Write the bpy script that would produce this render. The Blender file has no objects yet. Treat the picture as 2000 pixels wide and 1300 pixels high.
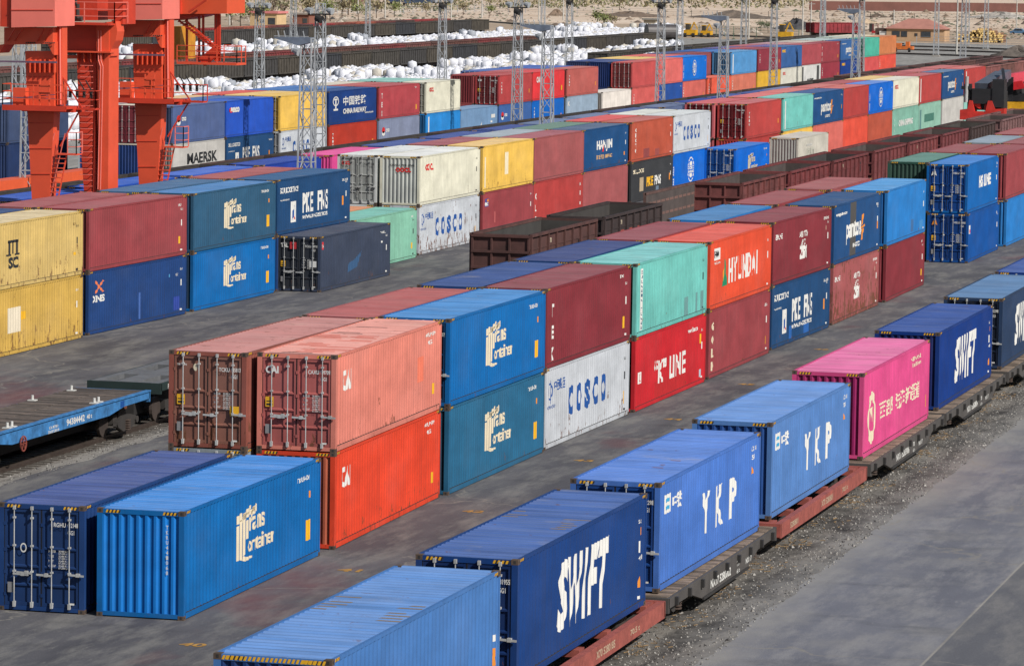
import bpy, math, random
from mathutils import Vector, Matrix
random.seed(7)
S = bpy.context.scene
COL = S.collection
# ------------------------------------------------------------------ camera
MR = ((0.9643151076, 0.2643322497, 0.0149944992),
      (0.0393194588, -0.0869750489, -0.9954342374),
      (-0.2618212241, 0.9605018494, -0.0942647548))
CP = Vector((35.93278327, -111.98407968, 17.66930614)); FPX = 7808.55
cam = bpy.data.cameras.new('camera'); cam.sensor_width = 36; cam.lens = FPX/2000*36
cam.clip_start = 1; cam.clip_end = 6000
co = bpy.data.objects.new('camera', cam); COL.objects.link(co)
r, d, f = (Vector(v) for v in MR)
co.matrix_world = Matrix(((r.x, -d.x, -f.x, CP.x), (r.y, -d.y, -f.y, CP.y), (r.z, -d.z, -f.z, CP.z), (0, 0, 0, 1)))
S.camera = co
# ------------------------------------------------------------------ light
EL, AZ = math.radians(38), math.radians(118)      # azimuth clockwise from +Y
SUN = Vector((math.sin(AZ)*math.cos(EL), math.cos(AZ)*math.cos(EL), math.sin(EL)))
w = bpy.data.worlds.new('World'); S.world = w; w.use_nodes = True
nt = w.node_tree; sky = nt.nodes.new('ShaderNodeTexSky'); sky.sky_type = 'NISHITA'; sky.sun_disc = False
sky.sun_elevation = EL; sky.sun_rotation = AZ; sky.air_density = 1.2; sky.dust_density = 1.5
nt.links.new(sky.outputs[0], nt.nodes['Background'].inputs[0]); nt.nodes['Background'].inputs[1].default_value = 0.065
sl = bpy.data.lights.new('sun', 'SUN'); sl.energy = 4.8; sl.angle = math.radians(.5); sl.color = (1, .95, .88)
so = bpy.data.objects.new('sun', sl); COL.objects.link(so); so.rotation_euler = SUN.to_track_quat('Z', 'Y').to_euler()
S.view_settings.view_transform = 'Standard'; S.view_settings.look = 'None'; S.view_settings.exposure = 0.22
S.render.engine = 'CYCLES'
L, W, H = 12.192, 2.438, 2.896

# ------------------------------------------------------------------ materials
def lin(c):
    return tuple(((x/255)/12.92 if x/255 <= .04045 else ((x/255+.055)/1.055)**2.4) for x in c)
KALB = 0.62
def alb(c, k=1.0): return tuple(min(.86, x*KALB*k) for x in lin(c)) + (1,)
def newmat(name, rough=.6):
    m = bpy.data.materials.new(name); m.use_nodes = True
    b = m.node_tree.nodes['Principled BSDF']; b.inputs['Roughness'].default_value = rough
    return m, m.node_tree, b
def N(t, typ, **kw):
    n = t.nodes.new(typ)
    for k, v in kw.items():
        if k in n.inputs.keys(): n.inputs[k].default_value = v
        else: setattr(n, k, v)
    return n
def ramp(t, src, a, b, ca=(0, 0, 0, 1), cb=(1, 1, 1, 1)):
    n = t.nodes.new('ShaderNodeValToRGB'); e = n.color_ramp.elements
    e[0].position = a; e[1].position = b; e[0].color = ca; e[1].color = cb
    t.links.new(src, n.inputs[0]); return n.outputs[0]
def mix(t, f, a, b, mode='MIX'):
    n = t.nodes.new('ShaderNodeMix'); n.data_type = 'RGBA'; n.blend_type = mode
    for i, v in ((0, f), (6, a), (7, b)):
        if isinstance(v, (int, float, tuple)): n.inputs[i].default_value = v
        else: t.links.new(v, n.inputs[i])
    return n.outputs[2]
def math_(t, op, a, b):
    n = t.nodes.new('ShaderNodeMath'); n.operation = op
    for i, v in ((0, a), (1, b)):
        if isinstance(v, (int, float)): n.inputs[i].default_value = v
        else: t.links.new(v, n.inputs[i])
    return n.outputs[0]
def coords(t, scale, rnd=True):
    tc = t.nodes.new('ShaderNodeTexCoord'); mp = t.nodes.new('ShaderNodeMapping')
    src = tc.outputs['Object']
    if rnd:
        oi = t.nodes.new('ShaderNodeObjectInfo'); ad = t.nodes.new('ShaderNodeVectorMath'); ad.operation = 'ADD'
        ml = t.nodes.new('ShaderNodeMath'); ml.operation = 'MULTIPLY'; ml.inputs[1].default_value = 70
        t.links.new(oi.outputs['Random'], ml.inputs[0]); t.links.new(src, ad.inputs[0]); t.links.new(ml.outputs[0], ad.inputs[1])
        src = ad.outputs[0]
    mp.inputs['Scale'].default_value = scale; t.links.new(src, mp.inputs[0]); return mp.outputs[0], tc
PM = {}
def paint(c, rust=.25, kind='side', k=1.0):
    key = (c, round(rust, 2), kind, k)
    if key in PM: return PM[key]
    m, t, b = newmat('paint', .55 if kind == 'side' else .5)
    base = alb(c, k*(1.12 if kind == 'roof' else 1))  # roof base painted lighter: dust, fading and the sheen of the sky
    v, tc = coords(t, (.7, .45, .9)); n1 = N(t, 'ShaderNodeTexNoise', Scale=1.0, Detail=5.0, Roughness=.6); t.links.new(v, n1.inputs[0])
    dk = tuple(x*.8 for x in base[:3])+(1,); lt = tuple(min(.9, x*1.14) for x in base[:3])+(1,)
    col = mix(t, ramp(t, n1.outputs[0], .3, .72), dk, lt)
    if kind == 'roof':
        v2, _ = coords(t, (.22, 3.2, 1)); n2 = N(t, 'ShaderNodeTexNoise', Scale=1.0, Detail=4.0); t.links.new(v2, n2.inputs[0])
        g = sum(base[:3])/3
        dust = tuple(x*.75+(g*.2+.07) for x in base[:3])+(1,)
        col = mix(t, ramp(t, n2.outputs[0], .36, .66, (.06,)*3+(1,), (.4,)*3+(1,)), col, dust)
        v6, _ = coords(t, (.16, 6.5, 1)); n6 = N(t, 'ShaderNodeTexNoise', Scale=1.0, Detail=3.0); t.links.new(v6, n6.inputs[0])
        col = mix(t, ramp(t, n6.outputs[0], .52, .66, (0, 0, 0, 1), (.42,)*3+(1,)), col, tuple(x*.42+.01 for x in base[:3])+(1,))  # dark cross streaks: dirt, and the shade lines of the ribs painted in
        v3, _ = coords(t, (1.1, 2.2, 1)); n3 = N(t, 'ShaderNodeTexNoise', Scale=1.4, Detail=7.0, Roughness=.7); t.links.new(v3, n3.inputs[0])
        col = mix(t, ramp(t, n3.outputs[0], .64-rust*.12, .70, (0, 0, 0, 1), (.75,)*3+(1,)), col, (.11, .055, .035, 1))
        v4, _ = coords(t, (.5, .9, 1)); n4 = N(t, 'ShaderNodeTexNoise', Scale=.8, Detail=6.0, Roughness=.6); t.links.new(v4, n4.inputs[0])
        col = mix(t, ramp(t, n4.outputs[0], .60, .78, (0, 0, 0, 1), (.5,)*3+(1,)), col, (.30, .27, .22, 1))
    else:
        # dirty vertical streaks, stronger low on the wall
        v2, _ = coords(t, (5, 5, .35)); n2 = N(t, 'ShaderNodeTexNoise', Scale=1.0, Detail=6.0, Roughness=.62); t.links.new(v2, n2.inputs[0])
        col = mix(t, ramp(t, n2.outputs[0], .45, .75, (0, 0, 0, 1), (.45,)*3+(1,)), col, tuple(x*.55+.01 for x in base[:3])+(1,))
        sep = t.nodes.new('ShaderNodeSeparateXYZ'); t.links.new(tc.outputs['Object'], sep.inputs[0])
        low = N(t, 'ShaderNodeMapRange'); t.links.new(sep.outputs[2], low.inputs[0])
        low.inputs[1].default_value = 1.9; low.inputs[2].default_value = .1; low.inputs[3].default_value = 0; low.inputs[4].default_value = .11
        v3, _ = coords(t, (2.6, 2.6, .9)); n3 = N(t, 'ShaderNodeTexNoise', Scale=1.5, Detail=8.0, Roughness=.72); t.links.new(v3, n3.inputs[0])
        s = math_(t, 'ADD', n3.outputs[0], low.outputs[0])
        th = .765-rust*.2
        col = mix(t, ramp(t, s, th, th+.035, (0, 0, 0, 1), (.85,)*3+(1,)), col, (.10, .042, .022, 1))
        v5, _ = coords(t, (.9, .35, .5)); n5 = N(t, 'ShaderNodeTexNoise', Scale=1.0, Detail=3.0); t.links.new(v5, n5.inputs[0])
        g = sum(base[:3])/3
        col = mix(t, ramp(t, n5.outputs[0], .5, .8, (0, 0, 0, 1), (.12+rust*.2,)*3+(1,)), col, tuple(x*.7+g*.2+.05 for x in base[:3])+(1,))
    t.links.new(col, b.inputs['Base Color'])
    b.inputs['Specular IOR Level'].default_value = .2
    PM[key] = m; return m
def plain(name, c, rough=.6, metal=0., var=.25, scale=1.5, k=1.0):
    key = ('p', name, c, rough, metal, k)
    if key in PM: return PM[key]
    m, t, b = newmat(name, rough); base = alb(c, k); b.inputs['Metallic'].default_value = metal
    v, _ = coords(t, (1, 1, 1)); n = N(t, 'ShaderNodeTexNoise', Scale=scale, Detail=6.0, Roughness=.65); t.links.new(v, n.inputs[0])
    t.links.new(mix(t, ramp(t, n.outputs[0], .32, .7), tuple(x*(1-var) for x in base[:3])+(1,), tuple(min(.9, x*(1+var)) for x in base[:3])+(1,)), b.inputs['Base Color'])
    PM[key] = m; return m
M_CAST = plain('corner_casting_steel', (95, 78, 66), .7)
M_ROD = plain('galvanised_steel', (196, 198, 198), .5, 0., .25, 2, .95)
M_GALV = plain('mast_steel', (186, 191, 197), .5, 0., .2, 2, 1.0)
M_BLACK = plain('black_steel', (48, 46, 46), .7)
M_DARK = plain('dark_frame_steel', (62, 58, 56), .75)
M_RUB = plain('rubber', (28, 28, 30), .8)
M_RUST = plain('rusty_steel', (120, 70, 48), .85)
M_WOOD = plain('deck_wood', (128, 108, 92), .9, 0., .4, 3)
M_WHITE = plain('white_marking', (240, 240, 236), .6, 0., .08)
M_CREAM = plain('cream_marking', (240, 226, 196), .6, 0., .08)
M_YEL = plain('yellow_marking', (250, 190, 30), .6, 0., .1)
def flat(c, name='marking'): return plain(name, c, .6, 0., .1)

# ------------------------------------------------------------------ mesh builder
class MB:
    def __init__(s): s.v = []; s.f = []; s.m = []
    def add(s, vs, fs, mi=0):
        o = len(s.v); s.v += [tuple(v) for v in vs]
        for q in fs: s.f.append(tuple(o+i for i in q)); s.m.append(mi)
    def box(s, a, b, mi=0):
        x0, y0, z0 = a; x1, y1, z1 = b
        s.add([(x0, y0, z0), (x1, y0, z0), (x1, y1, z0), (x0, y1, z0), (x0, y0, z1), (x1, y0, z1), (x1, y1, z1), (x0, y1, z1)],
              [(0, 3, 2, 1), (4, 5, 6, 7), (0, 1, 5, 4), (1, 2, 6, 5), (2, 3, 7, 6), (3, 0, 4, 7)], mi)
    def bar(s, p, q, w, h=None, mi=0, q_w=None):
        """square bar from p to q"""
        p = Vector(p); q = Vector(q); h = h or w; dd = (q-p)
        if dd.length < 1e-6: return
        z = dd.normalized(); up = Vector((0, 0, 1)) if abs(z.z) < .95 else Vector((1, 0, 0))
        x = z.cross(up).normalized(); y = x.cross(z)
        w2 = (q_w if q_w is not None else w)/2; w1 = w/2; h1 = h/2; h2 = h1*w2/w1
        vs = [p-x*w1-y*h1, p+x*w1-y*h1, p+x*w1+y*h1, p-x*w1+y*h1, q-x*w2-y*h2, q+x*w2-y*h2, q+x*w2+y*h2, q-x*w2+y*h2]
        s.add(vs, [(0, 3, 2, 1), (4, 5, 6, 7), (0, 1, 5, 4), (1, 2, 6, 5), (2, 3, 7, 6), (3, 0, 4, 7)], mi)
    def tube(s, p, q, r, n=8, mi=0, r2=None):
        p = Vector(p); q = Vector(q); dd = q-p
        if dd.length < 1e-6: return
        z = dd.normalized(); up = Vector((0, 0, 1)) if abs(z.z) < .95 else Vector((1, 0, 0))
        x = z.cross(up).normalized(); y = x.cross(z); r2 = r if r2 is None else r2
        vs = []
        for k in range(n):
            a = 2*math.pi*k/n; dv = x*math.cos(a)+y*math.sin(a); vs += [p+dv*r, q+dv*r2]
        fs = [(2*k, (2*k+2) % (2*n), (2*k+3) % (2*n), 2*k+1) for k in range(n)]
        fs += [tuple(2*k for k in range(n))[::-1], tuple(2*k+1 for k in range(n))]
        s.add(vs, fs, mi)
    def prism(s, pts, a, b, axis=0, mi=0):
        """extrude polygon pts (2-D) between a and b along axis"""
        n = len(pts)
        def P(u, v, w): return {0: (w, u, v), 1: (u, w, v), 2: (u, v, w)}[axis]
        vs = [P(u, v, a) for u, v in pts]+[P(u, v, b) for u, v in pts]
        fs = [tuple(range(n)), tuple(range(n, 2*n))[::-1]]+[(i, i+n, (i+1) % n+n, (i+1) % n) for i in range(n)]
        s.add(vs, fs, mi)
    def mesh(s, name):
        me = bpy.data.meshes.new(name); me.from_pydata(s.v, [], s.f)
        nm = max(s.m)+1 if s.m else 1
        for i in range(nm): me.materials.append(None)
        me.polygons.foreach_set('material_index', s.m); me.update(); return me
    def build(s, name, mats, parent=None, loc=(0, 0, 0)):
        return link(name, s.mesh(name), mats, parent, loc)
def link(name, me, mats, parent=None, loc=(0, 0, 0), rz=0.):
    o = bpy.data.objects.new(name, me); COL.objects.link(o); o.location = loc; o.rotation_euler = (0, 0, rz)
    if parent: o.parent = parent
    if not isinstance(mats, (list, tuple)): mats = [mats]
    for i in range(len(me.materials)):
        mt = mats[min(i, len(mats)-1)]
        if me.materials[i] is None and me.users == 1: me.materials[i] = mt
        else: o.material_slots[i].link = 'OBJECT'; o.material_slots[i].material = mt
    return o
def thing(name, label, cat, loc=(0, 0, 0), rz=0., group=None):
    o = bpy.data.objects.new(name, None); COL.objects.link(o); o.empty_display_size = .5
    o.location = loc; o.rotation_euler = (0, 0, rz); tag(o, label, cat, group); return o
def tag(o, label, cat, group=None):
    o['label'] = label; o['category'] = cat
    if group: o['group'] = group
    return o
def struct(o): o['kind'] = 'structure'; return o
def ptag(o, label): o['label'] = label; return o
def copy_tree(o, parent=None):
    c = o.copy(); COL.objects.link(c)
    if parent: c.parent = parent
    for ch in o.children: copy_tree(ch, c)
    return c

# ------------------------------------------------------------------ lettering
TXT = {}
def text_geo(s, bold=.0, shear=0.):
    key = (s, bold, shear)
    if key in TXT: return TXT[key]
    cu = bpy.data.curves.new('t', 'FONT'); cu.body = s; cu.size = 1; cu.offset = bold; cu.shear = shear
    cu.resolution_u = 3; cu.fill_mode = 'FRONT'
    ob = bpy.data.objects.new('t', cu); COL.objects.link(ob)
    bpy.context.view_layer.update()
    me = bpy.data.meshes.new_from_object(ob.evaluated_get(bpy.context.evaluated_depsgraph_get()))
    vs = [v.co.copy() for v in me.vertices]; fs = [tuple(p.vertices) for p in me.polygons]
    bpy.data.objects.remove(ob); bpy.data.meshes.remove(me)
    if vs:
        x0 = min(v.x for v in vs); y0 = min(v.y for v in vs); x1 = max(v.x for v in vs); y1 = max(v.y for v in vs)
        vs = [((v.x-x0)/(x1-x0 or 1), (v.y-y0)/(y1-y0 or 1)) for v in vs]; asp = (x1-x0)/(y1-y0 or 1)
    else: asp = 1
    TXT[key] = (vs, fs, asp); return TXT[key]
PER = .2777; DEP = .035; SX = W/2-.006; Y0C = .16; NC = 43
def wave(u, per, dep):
    p = (u % per)/per
    if p < .28: return 0
    if p < .5: return dep*(p-.28)/.22
    if p < .78: return dep
    return dep*(1-(p-.78)/.22)
def clip_slabs(poly, cuts):
    """split polygon (list of (a,b)) at constant a values"""
    out = [poly]
    for c in cuts:
        nxt = []
        for p in out:
            lo = []; hi = []; n = len(p)
            if max(q[0] for q in p) <= c or min(q[0] for q in p) >= c: nxt.append(p); continue
            for i in range(n):
                A, B = p[i], p[(i+1) % n]
                if A[0] <= c: lo.append(A)
                if A[0] >= c: hi.append(A)
                if (A[0]-c)*(B[0]-c) < 0:
                    k = (c-A[0])/(B[0]-A[0]); I = (c, A[1]+k*(B[1]-A[1])); lo.append(I); hi.append(I)
            if len(lo) > 2: nxt.append(lo)
            if len(hi) > 2: nxt.append(hi)
        out = nxt
    return out
class Marks:
    """lettering and patches laid on one wall of a container; a = along the wall, b = height"""
    def __init__(s, face, bend=True): s.face = face; s.bend = bend; s.grp = {}; s.cur = None; s.n = 0
    def put(s, poly, m, lift=.004, g=None):
        mb, mats = s.grp.setdefault(g or ('emblem', 0), (MB(), []))
        if m not in mats: mats.append(m)
        mi = mats.index(m)
        if s.face == 'side':
            a0 = min(p[0] for p in poly); a1 = max(p[0] for p in poly); polys = [poly]
            if s.bend:
                cuts = []; k0 = int((a0-Y0C)/PER)-1
                for k in range(k0, int((a1-Y0C)/PER)+2):
                    for q in (0, .28, .5, .78):
                        c = Y0C+(k+q)*PER
                        if a0 < c < a1: cuts.append(c)
                polys = clip_slabs(poly, cuts)
            for p in polys:
                mb.add([(SX-(wave(a-Y0C, PER, DEP) if s.bend else 0)+lift, a, b) for a, b in p], [tuple(range(len(p)))], mi)
        else:
            yy = -.016-lift if s.face == 'door' else -.004-lift
            mb.add([(a, yy, b) for a, b in poly], [tuple(range(len(poly)))], mi)
    def rect(s, a0, b0, a1, b1, m, lift=.003):
        s.n += 1; s.put([(a0, b0), (a1, b0), (a1, b1), (a0, b1)], m, lift, ('decal', s.n) if lift < .006 else None)
    def text(s, st, a, b, h, m, wid=None, bold=.02, shear=0., lift=.005, key=None):
        vs, fs, asp = text_geo(st, bold, shear)
        wd = wid if wid else h*asp; s.n += 1; key = key or (('lettering', s.n) if s.face == 'side' else ('lettering', 0))
        for q in fs: s.put([(a+vs[i][0]*wd, b+vs[i][1]*h) for i in q], m, lift, key)
        return wd
    def spread(s, st, a, b, h, m, total, frac=.68, bold=.02, shear=0.):
        s.n += 1; n = len(st); p = total/(n-1+frac); k = ('lettering', s.n)
        wts = [.42 if ch in 'I1' else (1.3 if ch in 'WM' else 1.) for ch in st]; unit = total/(sum(wts)*1.)
        x = a
        for ch, wt in zip(st, wts): s.text(ch, x+unit*wt*(1-frac)/2, b, h, m, unit*wt*frac*(1 if ch != 'I' else .75)+shear*h*.5, bold, shear, key=k); x += unit*wt
    def vtext(s, st, a, top, h, m, pitch=None, wid=None, bold=.02):
        s.n += 1; k = ('lettering', s.n)
        for i, ch in enumerate(st):
            if ch != ' ': s.text(ch, a, top-(i+1)*(pitch or h*1.25), h, m, wid, bold, key=k)
    def poly(s, pts, a, b, w_, h_, m, lift=.005): s.put([(a+x*w_, b+y*h_) for x, y in pts], m, lift)
    def build(s, name, parent):
        for (kind, _), (mb, mats) in s.grp.items():
            if mb.f: mb.build(kind, mats, parent)

def disc(m, a, b, ra, rb, mat, n=20, r0=0., lift=.005, a0=0., a1=6.2832):
    for k in range(n):
        t0 = a0+(a1-a0)*k/n; t1 = a0+(a1-a0)*(k+1)/n
        if r0 > 0: m.put([(a+math.cos(t0)*ra*r0, b+math.sin(t0)*rb*r0), (a+math.cos(t0)*ra, b+math.sin(t0)*rb), (a+math.cos(t1)*ra, b+math.sin(t1)*rb), (a+math.cos(t1)*ra*r0, b+math.sin(t1)*rb*r0)], mat, lift)
        else: m.put([(a, b), (a+math.cos(t0)*ra, b+math.sin(t0)*rb), (a+math.cos(t1)*ra, b+math.sin(t1)*rb)], mat, lift)

# ------------------------------------------------------------------ container kit
def corrugated(n, start, per, dep, lo, hi, place, tail=None):
    """zigzag sheet: n waves along a from start; place(a, depth, b) -> xyz"""
    mb = MB(); pr = [(0., 0.)] if start > 0 else []
    for k in range(n):
        for q, dd in ((0, 0), (.28, 0), (.5, dep), (.78, dep)): pr.append((start+(k+q)*per, dd))
    pr.append((start+n*per, 0))
    if tail: pr.append((tail, 0))
    for (a, da), (b, db) in zip(pr[:-1], pr[1:]):
        if b-a < 1e-6: continue
        mb.add([place(a, da, lo), place(b, db, lo), place(b, db, hi), place(a, da, hi)], [(0, 1, 2, 3)])
    return mb
def kit():
    K = {}
    K['side_r'] = corrugated(NC, Y0C, PER, DEP, .17, 2.83, lambda a, dp, z: (SX-dp, max(.1, min(L-.1, a)), z), L-.1).mesh('side_panel')
    K['side_l'] = corrugated(NC, Y0C, PER, DEP, .17, 2.83, lambda a, dp, z: (-SX+dp, max(.1, min(L-.1, a)), z), L-.1).mesh('side_panel')
    K['roof'] = corrugated(36, .14, .331, .05, -1.16, 1.16, lambda a, dp, x: (x, max(.06, min(L-.06, a)), H-.008-dp), L-.06).mesh('roof_panel')
    K['wall'] = corrugated(9, -1.1, .2444, .046, .15, 2.78, lambda a, dp, z: (a, .012+dp, z)).mesh('end_wall')
    m = MB()
    for sx in (-1, 1):
        for y0, y1 in ((0, .11), (L-.11, L)):
            m.box((min(sx*1.219, sx*1.07), y0, .118), (max(sx*1.219, sx*1.07), y1, H-.118))
            for z0, z1 in ((0, .118), (H-.118, H+.003)):
                ya, yb = (y0-.003, y0+.175) if y0 == 0 else (y1-.175, y1+.003)
                xs = sorted((sx*1.222, sx*1.055)); m.box((xs[0], ya, z0), (xs[1], yb, z1), 1)
                yy = ya-.0015 if y0 == 0 else yb+.0015      # hole in the casting
                cx = sx*1.14; zc = (z0+z1)/2
                m.add([(cx-.03, yy, zc-.036), (cx+.03, yy, zc-.036), (cx+.03, yy, zc+.036), (cx-.03, yy, zc+.036)], [(0, 1, 2, 3)], 2)
                m.add([(sx*1.2235, (ya+yb)/2-.03, zc-.025), (sx*1.2235, (ya+yb)/2+.03, zc-.025), (sx*1.2235, (ya+yb)/2+.03, zc+.025), (sx*1.2235, (ya+yb)/2-.03, zc+.025)], [(0, 1, 2, 3)], 2)
        xs = sorted((sx*1.217, sx*1.14))
        m.box((xs[0], .172, .03), (xs[1], L-.172, .18)); m.box((xs[0], .172, H-.075), (xs[1], L-.172, H-.002))
        xs = sorted((sx*1.2145, sx*1.145)); m.box((xs[0], .172, .18), (xs[1], L-.172, .2), 2)  # black strip draws the groove shadow and sealant above the rail
    for y0, y1 in ((.002, .1), (L-.1, L-.002)):
        m.box((-1.068, y0, .035), (1.068, y1, .15)); m.box((-1.068, y0, 2.765), (1.068, y1, H-.012))
    m.box((-1.13, .12, .1), (1.13, L-.12, .165), 2)
    for k in range(12): m.box((-1.12, .6+k*.97, .02), (1.12, .68+k*.97, .1), 2)
    K['frame'] = m.mesh('frame')
    d = MB(); w_ = 1.05
    # leaf from x=0..w_, z .15..2.765, y out = 0 ; recessed flat panel with raised horizontal bands
    prof = [(.16, .0), (.24, .0)]
    zs = [.24, .72, 1.2, 1.68, 2.0, 2.66]
    d.box((0, -.012, .155), (.07, .04, 2.76)); d.box((w_-.07, -.012, .155), (w_, .04, 2.76))
    d.box((.07, -.01, .155), (w_-.07, .04, .25)); d.box((.07, -.01, 2.67), (w_-.07, .04, 2.76))
    z = .25; seq = [(.25, .66), (.76, 1.16), (1.26, 1.66), (1.76, 2.67)]
    for i, (a, b) in enumerate(seq):
        d.add([(.07, .03, a), (w_-.07, .03, a), (w_-.07, .03, b), (.07, .03, b)], [(0, 1, 2, 3)])
        if i < 3:
            c = seq[i+1][0]
            for (za, ya), (zb, yb) in (((b, .03), (b+.03, -.008)), ((b+.03, -.008), (c-.03, -.008)), ((c-.03, -.008), (c, .03))):
                d.add([(.07, ya, za), (w_-.07, ya, za), (w_-.07, yb, zb), (.07, yb, zb)], [(0, 1, 2, 3)])
    for xx in (.006, w_-.006):   # rubber gasket
        d.box((xx-.006, -.016, .15), (xx+.006, -.012, 2.765), 1)
    for zz in (.4, 1.0, 1.6, 2.3): d.box((-.03, -.03, zz), (.05, -.012, zz+.09))
    K['door'] = d.mesh('door')
    r_ = MB(); r_.tube((0, -.075, .12), (0, -.075, 2.82), .017, 6)
    for zz in (.22, 1.06, 1.75, 2.5): r_.box((-.035, -.095, zz), (.035, -.01, zz+.05))
    for zz in (.12, 2.74): r_.box((-.032, -.1, zz), (.032, -.012, zz+.1))
    K['rod'] = r_.mesh('lock_rod')
    h_ = MB(); h_.bar((-.02, -.1, 1.02), (.42, -.1, 1.0), .03, .05); h_.box((.2, -.12, .97), (.3, -.02, 1.06)); K['handle'] = h_.mesh('handle')
    for x0 in (-.98, .62):
        s_ = MB()
        for i in range(8):
            a = x0+i*.05; s_.add([(a, -.004, 2.79), (a+.05, -.004, 2.79), (a+.08, -.004, 2.868), (a+.03, -.004, 2.868)], [(0, 1, 2, 3)], i % 2)
        K['stripe%g' % x0] = s_.mesh('warning_stripe')
    for y0 in (.2, L-.5):
        s_ = MB()
        for i in range(6):
            a = y0+i*.05; s_.add([(1.221, a, H-.07), (1.221, a+.05, H-.07), (1.221, a+.08, H-.006), (1.221, a+.03, H-.006)], [(0, 1, 2, 3)], i % 2)
        K['stripe%g' % y0] = s_.mesh('warning_stripe')
    return K
K = kit()
for me in K.values(): me.use_fake_user = True
ALLC = []; JR = random.Random(3)
def container(x, y, z, c, front, label, rust=.25, length=None, rot=0., roofc=None, end_tone=None, stripes=True, detail=2, group=None):
    """x = right face, y = near end; rot = sideways drift of the far end"""
    rz = -math.atan2(rot, L); ln = length or L
    cx = x-W/2
    if detail < 2: cx += JR.uniform(-.05, .05)
    t = thing('shipping_container', label, 'container', (cx, y, z), rz, group or GRP)
    if abs(ln-L) > .05: t.scale = (1, ln/L, 1)
    side = paint(c, rust); roof = paint(roofc or c, rust, 'roof'); endm = paint(end_tone or c, rust)  # ends take their own tone, mostly darkened to paint in their shade
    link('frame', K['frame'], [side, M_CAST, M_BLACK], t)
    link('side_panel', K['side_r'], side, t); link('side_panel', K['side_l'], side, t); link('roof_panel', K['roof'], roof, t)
    def doors(par, loc, rz_):
        for sx in (-1, 1):
            dl = link('door', K['door'], [endm, M_RUB], par, (loc[0]+(-1.058 if sx < 0 else .008)*(1 if rz_ == 0 else -1), loc[1]+(.03 if rz_ == 0 else -.03), 0), rz_)
            if detail > 0 and rz_ == 0:
                for q in (.3, .8):
                    rd = link('lock_rod', K['rod'], M_ROD, dl, (q, 0, 0))
                    if detail > 1: link('handle', K['handle'], M_ROD, rd, (-.4 if (q < .5) == (sx > 0) else 0., 0, .04*(q > .5)))
    if front == 'D':
        doors(t, (0, 0), 0.); link('end_wall', K['wall'], endm, t, (0, L, 0), math.pi)
    else:
        link('end_wall', K['wall'], endm, t); doors(t, (0, L), math.pi)
    if stripes:
        for kk in K:
            if kk.startswith('stripe'): link('warning_stripe', K[kk], [M_YEL, M_BLACK], t)
    ALLC.append(t); return t
def scrapes(t, spots, mat, name='roof_scrape', seed=1):
    rnd = random.Random(seed)
    for (x0, x1, y0, y1) in spots:
        m = MB(); k = int((y0-.14)/.331)
        while .14+k*.331 < y1:
            ya = .14+k*.331; a = x0+rnd.uniform(-.15, .25)*(x1-x0); b = x1-rnd.uniform(-.1, .45)*(x1-x0)
            a = max(a, -1.15); b = min(b, 1.15)
            if b-a > .1 and rnd.random() < .85: m.add([(a, ya+.004, H-.0045), (b, ya+rnd.uniform(.0, .01), H-.0045), (b, ya+.125, H-.0045), (a+.05, ya+.12, H-.0045)], [(0, 1, 2, 3)])
            k += 1
        m.build(name, mat, t)
GRP = 'containers standing in rows on the yard'

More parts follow.
